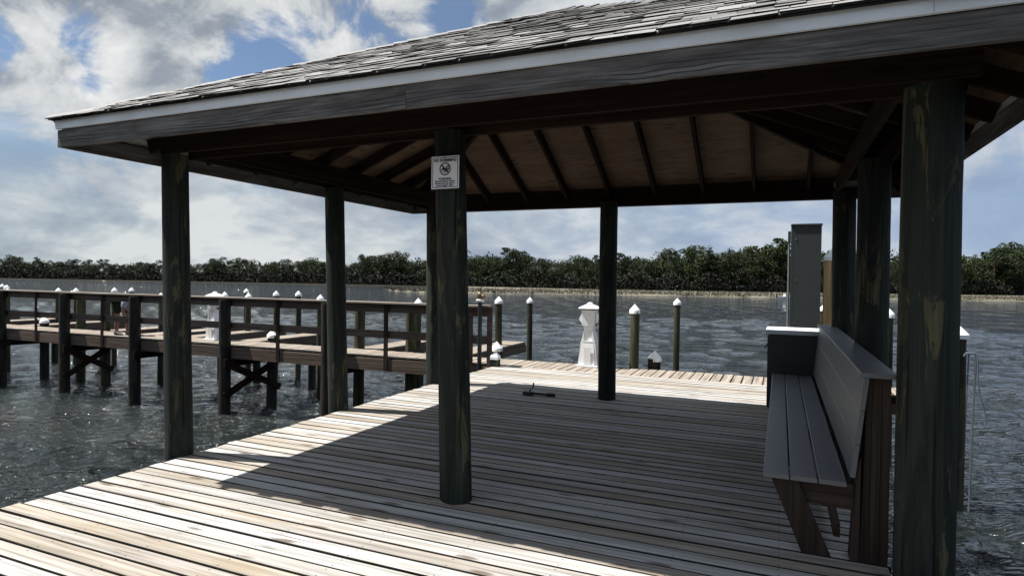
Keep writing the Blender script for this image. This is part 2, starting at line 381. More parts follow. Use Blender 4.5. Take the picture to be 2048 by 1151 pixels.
def water_material():
    m, N, B = new_mat('bay_water')
    pos = N.node('ShaderNodeNewGeometry').outputs['Position']
    # wavelets: crests lie across the wind, which blows roughly towards the deck
    rot = N.node('ShaderNodeVectorRotate', rotation_type='Z_AXIS'); N.put(rot.inputs['Vector'], pos); rot.inputs['Angle'].default_value = R(-20)
    w = rot.outputs[0]
    a = N.noise(N.mapping(w, (1, 2.1, 1)), 2.1, 2.0, .5, .7); b = N.noise(N.mapping(w, (1, 1.8, 1)), 6.5, 1.5, .5, .5); big = N.noise(pos, .05, 3, .5)
    ridge = N.math('SUBTRACT', 1.0, N.math('ABSOLUTE', N.math('MULTIPLY', N.math('SUBTRACT', a, .5), 3.)))
    far = N.noise(N.mapping(w, (.6, 1.5, 1)), .62, 2.5, .5, .5)
    h = N.math('ADD', N.math('MULTIPLY', ridge, .30), N.math('MULTIPLY', b, .22))
    h = N.math('ADD', N.math('ADD', h, N.math('MULTIPLY', a, .30)), N.math('MULTIPLY', far, 1.1))
    c = N.ramp(big, [(.3, (.0075,.0095,.0090)), (.7, (.011,.0145,.0140))])
    N.put(B.inputs['Base Color'], c); B.inputs['Roughness'].default_value = .045; B.inputs['IOR'].default_value = 1.333
    nz = N.bump(h, 1.0, .30)
    # slopes of the chop, also where single waves are too small to see
    sl = N.node('ShaderNodeTexNoise'); N.put(sl.inputs['Vector'], N.mapping(w, (1, 1.7, 1))); sl.inputs['Scale'].default_value = 1.25; sl.inputs['Detail'].default_value = 2.5; sl.inputs['Roughness'].default_value = .55; sl.inputs['Distortion'].default_value = .4
    sv = N.vmath('MULTIPLY', N.vmath('SUBTRACT', sl.outputs['Color'], (.5, .5, .5)), (1.2, 2.0, 0.))
    away = N.vmath('DISTANCE', pos, (2., 2., WATER_Z))       # out on the open bay the chop is longer and steeper than in the lee of the docks
    kf = N.math('ADD', .22, N.math('MULTIPLY', N.smooth(away, 14., 70.), .95))
    sv = N.vmath('SCALE', sv, scale=kf)
    N.put(B.inputs['Normal'], N.vmath('NORMALIZE', N.vmath('ADD', nz, sv))); return m
M_WATER = water_material()
def foliage_material(name, lo, hi):
    m, N, B = new_mat(name)
    pos = N.node('ShaderNodeNewGeometry').outputs['Position']; rnd = N.node('ShaderNodeObjectInfo').outputs['Random']
    n = N.noise(pos, .16, 4, .65); n2 = N.noise(pos, 1.4, 3, .6)
    t = N.math('ADD', N.math('MULTIPLY', n, .55), N.math('ADD', N.math('MULTIPLY', n2, .25), N.math('MULTIPLY', rnd, .30)))
    c = N.ramp(t, [(.3, lo), (.8, hi)])
    N.put(B.inputs['Base Color'], c); B.inputs['Roughness'].default_value = .75; B.inputs['Specular IOR Level'].default_value = .2
    return m
M_LEAF = foliage_material('pine_foliage', (.012,.021,.009), (.042,.056,.018))
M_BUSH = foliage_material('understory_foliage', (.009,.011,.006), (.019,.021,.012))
M_BARK = plain_mat('pine_bark', (.075,.055,.04), .9, 0, .1, .3, 3)
def marsh_material():
    m, N, B = new_mat('marsh_grass'); pos = N.node('ShaderNodeNewGeometry').outputs['Position']
    n = N.noise(pos, .12, 4, .65); n2 = N.noise(pos, 1.1, 3, .6)
    c = N.ramp(N.math('ADD', N.math('MULTIPLY', n, .65), N.math('MULTIPLY', n2, .35)), [(.35, (.060,.054,.038)), (.55, (.13,.118,.082)), (.7, (.20,.182,.128))])
    N.put(B.inputs['Base Color'], c); B.inputs['Roughness'].default_value = .9; return m
M_MARSH = marsh_material()
M_SHORE = plain_mat('shore_mud', (.018,.016,.012), .95, 0, .1, .3, .15)

# ------------------------------------------------------------------ water
def build_water():
    r = [0.0]; x = 0.9
    while x < 60: r.append(x); x *= 1.0085
    while x < 5200: r.append(x); x *= 1.06
    r = np.array(r)
    a_front = np.linspace(R(-80), R(50), 640); a_back = np.linspace(R(50), R(280), 90)[1:-1]
    a = np.concatenate([a_front, a_back])
    RR, AA = np.meshgrid(r[1:], a, indexing='ij')
    X = CAM.x + RR*np.sin(AA); Y = CAM.y + RR*np.cos(AA); Z = np.zeros_like(X)
    dr = RR*.0085*1.3
    g = np.random.default_rng(5)
    for i in range(70):
        lam = .28*(4.2/.28)**g.random(); k = 2*math.pi/lam
        th = R(250) + g.normal(0, .62)         # wind blowing towards the lower left of the picture
        amp = .0066*lam**.85*(.5+g.random()); ph = g.random()*2*math.pi
        w = np.clip((lam/dr-2.2)/2.5, 0, 1)
        s = np.sin(k*(X*math.cos(th)+Y*math.sin(th))+ph + .35*np.sin(.31*k*(X*math.sin(th)-Y*math.cos(th))+ph*3))
        Z += w*amp*(1.3*(.5*(1+s))**1.6*2-1.1)
    gust = .75+.45*np.sin(X*.13+1)*np.sin(Y*.09+2)
    Z *= gust
    n_r, n_a = X.shape
    v = np.concatenate([[[CAM.x, CAM.y, WATER_Z]], np.stack([X, Y, Z+WATER_Z], -1).reshape(-1, 3)])
    i, j = np.meshgrid(np.arange(n_r-1), np.arange(n_a), indexing='ij'); j2 = (j+1) % n_a
    f = np.stack([1+i*n_a+j, 1+i*n_a+j2, 1+(i+1)*n_a+j2, 1+(i+1)*n_a+j], -1).reshape(-1, 4)
    o = stuff_np('water', v, f[:, ::-1], M_WATER, smooth=True)
    tag(o, kind='structure')
    # close the small hole beneath the camera
    return o
build_water()

# ------------------------------------------------------------------ far land
def lerp_table(tab, x):
    xs = [t[0] for t in tab]; return float(np.interp(x, xs, [t[1] for t in tab]))
SHORE_L = [(-700,549.5), (-300,553), (0,558), (330,563.3), (500,566.5), (690,570.5), (850,573.0), (1000,575), (1300,579)]
MARSH_R = [(771,577.0), (776,579), (790,581.3), (820,583.3), (850,584.6), (1000,587), (1190,588.7), (1500,594), (1600,596), (1800,598.7), (2048,602.3), (2300,606), (2900,616)]
TREE_D = [(-700,350), (-300,335), (0,318), (330,300), (500,285), (690,268), (850,258), (1000,236), (1200,212), (1400,202), (1600,200), (1800,205), (2048,214), (2300,220), (2900,225)]
TREE_TOP = [(-700,508), (0,513), (100,516), (300,522), (345,522), (480,516), (560,519), (640,515), (700,514), (750,507), (800,507), (850,517), (905,505), (960,503), (1015,496), (1060,503), (1110,511), (1180,505), (1250,509), (1270,511), (1320,501), (1420,497), (1500,496), (1560,491), (1640,500), (1720,500), (1790,501), (1850,506), (1925,501), (1960,504), (2000,500), (2048,488), (2300,484), (2900,488)]
def gpt(px, depth, z):
    """ground point seen at column px, `depth` metres along the camera axis"""
    d = ray(px, 560); p = CAM + d*depth; return Vector((p.x, p.y, z))
def strip(name, front, z_front, rows, mat):
    """rows: list of (extra metres back, z); front points on the water line"""
    pts = []; 
    for k in range(len(front)-1):
        for t in np.linspace(0, 1, 12, endpoint=False): pts.append((front[k][0]*(1-t)+front[k+1][0]*t, front[k][1]*(1-t)+front[k+1][1]*t))
    pts.append(front[-1])
    base = [atz(px, py, WATER_Z) for px, py in pts]
    v = []; n = len(pts)
    for back, z in rows:
        for q, b in enumerate(base):
            d = (b-CAM); d.z = 0; d.normalize(); jit = .6*math.sin(q*1.7)+1.4*math.sin(q*.61+2) if (not callable(back)) and back < 3 else 0
            bk = back(pts[q][0], b) if callable(back) else back
            p = b + d*(bk+jit); v.append((p.x, p.y, z))
    f = [(r*n+i, r*n+i+1, (r+1)*n+i+1, (r+1)*n+i) for r in range(len(rows)-1) for i in range(n-1)]
    o = stuff_np(name, v, f, mat); tag(o, kind='structure'); return o, base, pts
far_o, far_base, far_pts = strip('far_shore', SHORE_L, -1.8, [(-.8, -2.0), (.0, -1.62), (1.2, -1.40), (40, -1.0), (900, 2.)], M_SHORE)
def back_to_trees(px, b):
    return max(4, lerp_table(TREE_D, px) - (b-CAM).dot(_f) + 6) if px > 880 else 10+ (px-771)*.25
marsh_o, marsh_base, marsh_pts = strip('marsh', MARSH_R, -1.8, [(-.5, -2.0), (0., -1.62), (1.2, -1.42), (back_to_trees, -1.22), (lambda px, b: back_to_trees(px, b)+8, -1.3)], M_MARSH)

def marsh_grass():
    v = []; f = []; g = np.random.default_rng(3)
    for k in range(len(marsh_base)-1):
        a, b = marsh_base[k], marsh_base[k+1]; L = (b-a).length
        n = int(L*60)
        depth_max = back_to_trees(marsh_pts[k][0], a)
        for _ in range(n):
            t = g.random(); p = a.lerp(b, t); d = p-CAM; d.z = 0; d.normalize()
            back = .1+min(depth_max, 45)*g.random()**2.2
            p = p + d*back; z = -1.6+min(back/12, .3); h = .36+.34*g.random()+.2*math.sin(p.x*.35)*math.sin(p.y*.22+1)
            an = g.random()*math.pi; w = .07+.09*g.random(); dx, dy = math.cos(an)*w, math.sin(an)*w
            lx, ly = g.normal(0, .12, 2); o = len(v)
            v += [(p.x-dx, p.y-dy, z), (p.x+dx, p.y+dy, z), (p.x+lx, p.y+ly, z+h)]; f.append((o, o+1, o+2))
    o = stuff_np('marsh_grass', v, f, M_MARSH); tag(o, 'pale tan marsh grass edging the far bank', 'grass', kind='stuff')
marsh_grass()

def leaf_quads(centers, sizes, g):
    n = len(centers); a = g.normal(size=(n, 3)); a /= np.linalg.norm(a, axis=1)[:, None]; b = g.normal(size=(n, 3)); b = np.cross(a, b); b /= np.linalg.norm(b, axis=1)[:, None]
    s = np.asarray(sizes)[:, None]; a = a*s; b = b*s*(.5+.5*g.random((n, 1)))
    v = np.stack([centers-a-b*.6, centers+a*.7-b, centers+a+b*.5, centers-a*.5+b], 1).reshape(-1, 3)
    return v, np.arange(4*n).reshape(-1, 4)
def crown_points(seed, kind):
    g = np.random.default_rng(seed); cs = []; ss = []
    if kind == 'dense':
        nc = 20
        for i in range(nc):
            t = g.random(); zc = .22+.70*t; rr = .30*math.sqrt(max(.05, 1-((zc-.56)/.48)**2))*math.sqrt(g.random()); an = g.random()*6.283
            c = np.array([rr*math.cos(an), rr*math.sin(an), zc]); rad = .085+.07*g.random()
            k = 130; u = g.normal(size=(k, 3)); u /= np.linalg.norm(u, axis=1)[:, None]; u[:, 2] *= .72
            cs.append(c+u*rad*(.55+.5*g.random((k, 1)))); ss.append(.008+.011*g.random(k))
    else:                                   # tall open pine: flat tufts at limb ends
        for i in range(11):
            zc = .58+.40*(i/10)+g.normal(0, .02); rr = (.20*(1.1-zc)/.5+.05)*(.6+.6*g.random()); an = g.random()*6.283
            c = np.array([rr*math.cos(an), rr*math.sin(an), min(zc, .97)]); rad = .06+.04*g.random()
            k = 70; u = g.normal(size=(k, 3)); u /= np.linalg.norm(u, axis=1)[:, None]; u[:, 2] *= .5
            cs.append(c+u*rad*(.5+.5*g.random((k, 1)))); ss.append(.009+.012*g.random(k))
    return np.concatenate(cs), np.concatenate(ss), g
def tree_meshes(seed, kind):
    """unit-height tree: trunk with limbs, crown"""
    c, s, g = crown_points(seed, kind); v, f = leaf_quads(c, s, g)
    cm = bpy.data.meshes.new('crown'); cm.from_pydata(v.tolist(), [], f.tolist()); cm.materials.append(M_LEAF)
    b = MB(); bend = g.normal(0, .012, 2)
    b.tube([(0,0,-.02), (bend[0], bend[1], .4), (bend[0]*2, bend[1]*2, .92)], [.017, .012, .003], 6)
    for i in range(6):
        z = .42+.08*i; an = g.random()*6.28; L = .10+.08*g.random()
        b.tube([(bend[0], bend[1], z), (bend[0]+L*math.cos(an), bend[1]+L*math.sin(an), z+.06)], [.005, .002], 4)
    return b.mesh('trunk', M_BARK, True), cm
VAR = [tree_meshes(100+i, 'dense') for i in range(9)] + [tree_meshes(200+i, 'open') for i in range(4)]
def tree(px, depth, h, var, wscale, label, group, name='pine_tree'):
    p = gpt(px, depth, -1.35)
    root = bpy.data.objects.new(name, None); col.objects.link(root); root.location = p; root.rotation_euler = (0, 0, random.random()*6.28); root.scale = (h*wscale, h*wscale, h); root.empty_display_size = .1
    tag(root, label, 'tree', group)
    for nm, me in zip(('trunk', 'crown'), VAR[var]):
        o = bpy.data.objects.new(nm, me); col.objects.link(o); o.parent = root
def height_at(px, depth, extra=0.0):
    top = lerp_table(TREE_TOP, px)
    # height above ground of something whose top shows at row `top`
    d = ray(px, top); zt = CAM.z + d.z*depth
    wob = .10*math.sin(px*.105)+.07*math.sin(px*.253+1.)+.05*math.sin(px*.041+2.)
    return (zt + 1.35)*(1+wob*.9) + extra
def build_trees():
    px = -120.0; k = 0
    while px < 2170:
        t0 = lerp_table(TREE_D, px)
        dep = t0 + 2 + 14*random.random()
        h = height_at(px, dep)*(.70+.32*random.random()**.8)
        tree(px, dep, h, random.randrange(9) if random.random() < .8 else 9+random.randrange(4), .70+.40*random.random(), 'dark green pine in the dense wood along the far shore', 'pines of the far shore wood')
        px += 8.4+5*random.random(); k += 1
    for q, lab in [(28, 'round-topped pine standing above the wood at the far left'), (208, 'pine rising just above the wood, third hump from the left edge'), (757, 'broad pine rising over the wood between second and third left posts'), (791, 'pine beside the broad one, just left of the sign post'),
                   (1015, 'tall open pine with a see-through crown right of the sign post'), (1243, 'thin pine showing just right of the far middle post'), (1408, 'spreading pine poking above the wood midway along the right bank'),
                   (1545, 'tall lacy pine just left of the grey cabinet'), (1566, 'tall lacy pine touching the left edge of the grey cabinet'), (2000, 'open-crowned pine near the right edge of the picture'), (2040, 'highest dense pine at the right edge of the picture')]:
        dep = lerp_table(TREE_D, q)+8; dense = q in (28, 757, 791, 2040)
        tree(q, dep, height_at(q, dep, .6), random.randrange(9) if dense else 9+random.randrange(4), 1.15 if dense else 1.25, lab, 'pines standing above the far wood')
    # the mass of the wood behind and its brushy foot
    V = []; F = []; off = 0; g = np.random.default_rng(9)
    pts = [crown_points(300+i, 'dense') for i in range(6)]
    for i in range(620):
        px = -420+2900*g.random(); dep = lerp_table(TREE_D, px)+10+34*g.random(); h = height_at(px, dep)*(.62+.34*g.random())
        c, s, _ = pts[g.integers(6)]; sel = g.random(len(c)) < .22; an = g.random()*6.28
        c = c[sel]; c = np.stack([c[:,0]*math.cos(an)-c[:,1]*math.sin(an), c[:,0]*math.sin(an)+c[:,1]*math.cos(an), c[:,2]], 1)*h*np.array([1.05, 1.05, 1])
        p = gpt(px, dep, -1.3); v, f = leaf_quads(c+np.array(p), s[sel]*h*1.7, g); V.append(v); F.append(f+off); off += len(v)
    o = stuff_np('forest', np.concatenate(V), np.concatenate(F), M_LEAF); tag(o, 'dense mass of dark pine wood behind the far bank', 'forest', kind='stuff')
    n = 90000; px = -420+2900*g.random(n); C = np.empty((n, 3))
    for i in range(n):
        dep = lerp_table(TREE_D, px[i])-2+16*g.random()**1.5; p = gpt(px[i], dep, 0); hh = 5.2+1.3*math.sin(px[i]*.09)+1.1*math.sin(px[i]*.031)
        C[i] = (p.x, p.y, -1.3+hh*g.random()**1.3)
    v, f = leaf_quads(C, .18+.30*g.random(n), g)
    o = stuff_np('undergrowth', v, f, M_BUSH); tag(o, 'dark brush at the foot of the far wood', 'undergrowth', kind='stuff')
build_trees()

# ------------------------------------------------------------------ deck of the pavilion
PITCHB = .146
def plank_mesh(L, w, h, seed, name='plank', edge=None):
    g = random.Random(seed); b = MB(); c = .0042
    e0, e1 = g.uniform(-.012, .012), g.uniform(-.012, .012); rings = []
    for i in range(4):
        x = (e0, L*.33, L*.67, L+e1)[i]; dz = g.uniform(-.003, .003); dy = g.uniform(-.002, .002); ww = w+g.uniform(-.003, .003)
        rings.append([(x, y+dy, z+dz) for y, z in chamfer_section(ww, h, c)])
    b.loft(rings); me = b.mesh(name, M_DECK); me.materials.append(edge or M_GRIME_SHADE)
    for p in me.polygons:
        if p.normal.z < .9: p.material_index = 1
    return me
deck = empty('deck', (2.95, 2.5, 0), 'weathered wooden boat dock deck, sunlit at the front and left, shaded beneath the pavilion roof', 'deck')
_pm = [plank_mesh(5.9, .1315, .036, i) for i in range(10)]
k0, k1 = -32, 60
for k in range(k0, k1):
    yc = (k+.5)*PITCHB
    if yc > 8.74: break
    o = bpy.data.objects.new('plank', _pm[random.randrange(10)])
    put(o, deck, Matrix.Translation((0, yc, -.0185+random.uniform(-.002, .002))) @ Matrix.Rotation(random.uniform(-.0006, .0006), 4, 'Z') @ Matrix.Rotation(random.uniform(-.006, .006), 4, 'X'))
for x in (.075, 1.05, 2.0, 3.2, 4.2, 5.1, 5.82):
    board('joist', (x, -4.6, -.185), (x, 8.70, -.185), .05, .28, M_BEAM, deck)

def pile_mesh(mb, x, y, z0, z1, r0, r1, seed, n=20, rings=14, lean=0.0):
    g = random.Random(seed); R_ = []; ph = [g.random()*6.28 for _ in range(6)]
    for k in range(rings):
        t = k/(rings-1); r = r0+(r1-r0)*t; ring = []
        ox = .012*math.sin(3*t+ph[0])+lean*t; oy = .012*math.sin(2.3*t+ph[1])
        for i in range(n):
            a = 2*math.pi*i/n
            rr = r*(1+.025*math.sin(2*a+ph[2]+2*t)+.016*math.sin(5*a+ph[3])+.012*math.sin(9*a+ph[4]+5*t)+g.uniform(-.008, .008))
            ring.append((x+ox+rr*math.cos(a), y+oy+rr*math.sin(a), z0+(z1-z0)*t))
        R_.append(ring)
    return mb.loft(R_)
def cap_mesh(mb, x, y, z, r, n=12):
    return mb.lathe([(r*1.0, 0), (r*1.08, .005), (r*1.08, .07), (r*1.0, .085), (.006, .085+r*1.05)], (x, y, z), n)

# ------------------------------------------------------------------ pavilion
X0, X1, Y0, Y1 = -.587, 6.706, .736, 6.455
ZF0, ZF1, ZT1 = 2.842, 2.992, 3.096
APEX = Vector((3.06, 3.58, 4.60))
pav = empty('pavilion', (3.0, 4.0, 0), 'open timber pavilion with shingled hip roof on round posts over the deck', 'pavilion')
# (x at the deck, x at the top, y): the timbers are not quite plumb
POSTS = [(-.088, -.194, 1.57, .122), (-.077, -.165, 3.92, .126), (-.03, -.08, 6.30, .128), (2.908, 2.815, 1.655, .124), (2.928, 2.914, 6.30, .126), (6.051, 6.061, 1.65, .150), (6.036, 6.027, 4.00, .142), (6.02, 5.985, 6.30, .140)]
for i, (xb, xt, y, r) in enumerate(POSTS):
    k = (xt-xb)/2.9; z0, z1 = -2.4, 2.905
    mb = MB(); pile_mesh(mb, xb+k*z0, y, z0, z1, r*1.04, r*.985, i+40, 28, 34, lean=k*(z1-z0)); mb.build('post', M_PILE, pav, True)
# beams
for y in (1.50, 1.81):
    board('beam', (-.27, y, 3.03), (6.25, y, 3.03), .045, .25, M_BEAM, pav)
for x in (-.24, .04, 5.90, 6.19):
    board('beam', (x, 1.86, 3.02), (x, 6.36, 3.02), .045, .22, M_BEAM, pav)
board('beam', (.1, 6.395, 3.02), (5.85, 6.395, 3.02), .04, .33, M_BEAM, pav)
# fascia boards and white trim on the four sides
def fascia_side(a, b, nrm, cuts, tcuts):
    a = Vector(a); b = Vector(b); d = (b-a)
    for t0, t1 in zip(cuts[:-1], cuts[1:]):
        p = a+d*t0; q = a+d*t1; g = .0015
        e = d.normalized()*g
        M, L = frame(p+e, q-e); off = -Vector(nrm)*.02
        board('fascia', p+e+off+Vector((0,0,(ZF0+ZF1)/2)), q-e+off+Vector((0,0,(ZF0+ZF1)/2)), .04, ZF1-ZF0, M_FASCIA, pav)
    for t0, t1 in zip(tcuts[:-1], tcuts[1:]):
        p = a+d*t0; q = a+d*t1; e = d.normalized()*.001; off = Vector(nrm)*.011
        board('white_trim', p+e+off+Vector((0,0,(ZF1+ZT1)/2+.003)), q-e+off+Vector((0,0,(ZF1+ZT1)/2+.003)), .022, ZT1-ZF1, M_TRIM, pav)
fascia_side((X0, Y0, 0), (X1, Y0, 0), (0,-1,0), (0, .492, 1), (0, .886, 1))
fascia_side((X0, Y1, 0), (X1, Y1, 0), (0,1,0), (0, .5, 1), (0, 1))
fascia_side((X0, Y0+.045, 0), (X0, Y1-.045, 0), (-1,0,0), (0, .5, 1), (0, 1))
fascia_side((X1, Y0+.045, 0), (X1, Y1-.045, 0), (1,0,0), (0, .5, 1), (0, 1))
# roof: sheathing, rafters, shingles
EO = .055                                    # shingle overhang past the fascia
E = [Vector((X0-EO, Y0-EO, ZT1+.006-EO*.52)), Vector((X1+EO, Y0-EO, ZT1+.006-EO*.52)), Vector((X1+EO, Y1+EO, ZT1+.006-EO*.52)), Vector((X0-EO, Y1+EO, ZT1+.006-EO*.52))]
for i in range(4):
    a, b = E[i], E[(i+1) % 4]; n = (b-a).cross(APEX-a).normalized()
    # local X along the eave so that the veneer runs with it
    M, L = frame(a, b, n); Mi = M.inverted(); mb = MB()
    tri = [Mi @ a, Mi @ b, Mi @ APEX]; th = Vector((0,0,-.016))
    tri = [t + (Vector((L/2, tri[2].y*.33, 0))-t)*.042 for t in tri]
    tri = [t + Vector((0,0,-.003)) for t in tri]
    mb.add([*tri, *[t+th for t in tri]], [(0,1,2), (5,4,3), (0,3,4,1), (1,4,5,2), (2,5,3,0)])
    o = bpy.data.objects.new('roof_sheathing', mb.mesh('roof_sheathing', M_PLY)); put(o, pav, M)
    upn = n.cross((b-a).normalized()).normalized(); e_ = (b-a).normalized()*.06
    board('drip_edge', a+e_+upn*.030-n*.010, b-e_+upn*.030-n*.010, .058, .014, M_BUTT, pav, up=n, c=.002)
def plane_z(i, x, y):
    a, b = E[i], E[(i+1) % 4]; n = (b-a).cross(APEX-a); return a.z-(n.x*(x-a.x)+n.y*(y-a.y))/n.z
def hip_frac_y(x, side):            # y on the hip lines at given x
    if x <= APEX.x: t = (x-E[0].x)/(APEX.x-E[0].x)
    else: t = (E[1].x-x)/(E[1].x-APEX.x)
    return (E[0].y+(APEX.y-E[0].y)*t) if side == 0 else (E[2].y+(APEX.y-E[2].y)*t)
def hip_frac_x(y, side):
    t = (y-E[0].y)/(APEX.y-E[0].y) if y <= APEX.y else (E[2].y-y)/(E[2].y-APEX.y)
    return (E[0].x+(APEX.x-E[0].x)*t) if side == 3 else (E[1].x+(APEX.x-E[1].x)*t)
DR = .10
for k in range(-6, 7):
    x = 2.90+.665*k
    if X0+.2 < x < X1-.2:
        for side, ya in ((0, Y0+.03), (2, Y1-.045)):
            yb = hip_frac_y(x, side); 
            if abs(yb-ya) < .25: continue
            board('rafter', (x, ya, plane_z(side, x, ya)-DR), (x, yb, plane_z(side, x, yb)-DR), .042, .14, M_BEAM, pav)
for k in range(-4, 5):
    y = 3.58+.665*k
    if Y0+.2 < y < Y1-.2:
        for side, xa in ((3, X0+.03), (1, X1-.03)):
            xb = hip_frac_x(y, side)
            if abs(xb-xa) < .25: continue
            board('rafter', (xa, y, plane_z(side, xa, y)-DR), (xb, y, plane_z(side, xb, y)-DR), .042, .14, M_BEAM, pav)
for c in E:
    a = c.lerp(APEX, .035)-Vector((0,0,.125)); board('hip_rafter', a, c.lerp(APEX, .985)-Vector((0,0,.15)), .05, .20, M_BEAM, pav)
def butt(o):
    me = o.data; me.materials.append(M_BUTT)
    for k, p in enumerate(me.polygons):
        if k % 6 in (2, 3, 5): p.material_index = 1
def shingles():
    g = random.Random(21)
    for i in range(4):
        a, b = E[i], E[(i+1) % 4]; ex = (b-a).normalized(); n = (b-a).cross(APEX-a).normalized(); up = n.cross(ex).normalized()
        L = (b-a).length; H = (APEX-a).dot(up); ax = (APEX-a).dot(ex); exp_ = .132; nc = int(H/exp_); joined = MB()
        pieces = []
        for r in range(nc):
            s0 = r*exp_-.01; t = max(0, s0)/H; xl = ax*t; xr = L-(L-ax)*t; x = xl-(.15 if r % 2 else 0)-g.uniform(0, .08)
            while x < xr-.03:
                w = g.uniform(.13, .27); xa = max(x, xl); xb = min(x+w-.006, xr)
                if xb-xa > .04:
                    j = g.uniform(-.018, .018); lift = g.uniform(.002, .012); top = min(s0+exp_*1.75, H-.004)
                    tt = min(1, top/H); xla, xra = ax*tt, L-(L-ax)*tt
                    ta = min(max(xa, xla), xra); tb = max(min(xb, xra), xla)
                    def P(u, s, h): return a+ex*u+up*s+n*h
                    hb = .009+lift; lo = .0025
                    vs_ = [P(xa, s0+j, hb-.009), P(xb, s0+j, hb-.009), P(tb, top, lo), P(ta, top, lo),
                           P(xa, s0+j, hb), P(xb, s0+j, hb+g.uniform(-.004, .004)), P(tb, top, lo+.004), P(ta, top, lo+.004)]
                    fs = [(3,2,1,0), (4,5,6,7), (0,1,5,4), (1,2,6,5), (2,3,7,6), (3,0,4,7)]
                    if i == 0: pieces.append((r, vs_, fs))
                    else: joined.add(vs_, fs)
                x += w
        if i == 0:
            pieces.sort(key=lambda q: q[0])
            for q, (r, vs_, fs) in enumerate(pieces):
                if q < 296: butt(MB().add(vs_, fs).build('shingle', M_SHINGLE, pav))
                else: joined.add(vs_, fs)
        if joined.v:
            o = tag(joined.build('shingle_courses', M_SHINGLE, pav), kind='stuff'); butt(o)
    # bent pieces capping the hips
    for hx, c in enumerate(E):
        mb = MB(); d = (APEX-c); Lh = d.length; d.normalize(); side = d.cross(Vector((0,0,1))).normalized(); upv = side.cross(d); s = .03; 
        i_l, i_r = hx, (hx+3) % 4
        while s < Lh-.27:
            p = c+d*s; q = c+d*(s+.24); hw = .10; drop = .050; l1 = g.uniform(.022, .034); j = g.uniform(-.008, .008)
            vs_ = []
            for P_, h in ((p, l1), (q, .018)):
                for sgn, dz in ((-1, -drop), (0, 0), (1, -drop)): vs_.append(P_+side*(sgn*hw+j)+Vector((0,0,1))*(h+dz))
                for sgn, dz in ((-1, -drop), (0, 0), (1, -drop)): vs_.append(P_+side*(sgn*hw+j)+Vector((0,0,1))*(h+dz-.010))
            mb.add(vs_, [(0,1,7,6), (1,2,8,7), (3,9,10,4), (4,10,11,5), (0,3,4,1), (1,4,5,2), (6,7,10,9), (7,8,11,10), (0,6,9,3), (2,5,11,8)])
            s += .14
        mb.build('hip_capping', M_SHINGLE, pav)
shingles()

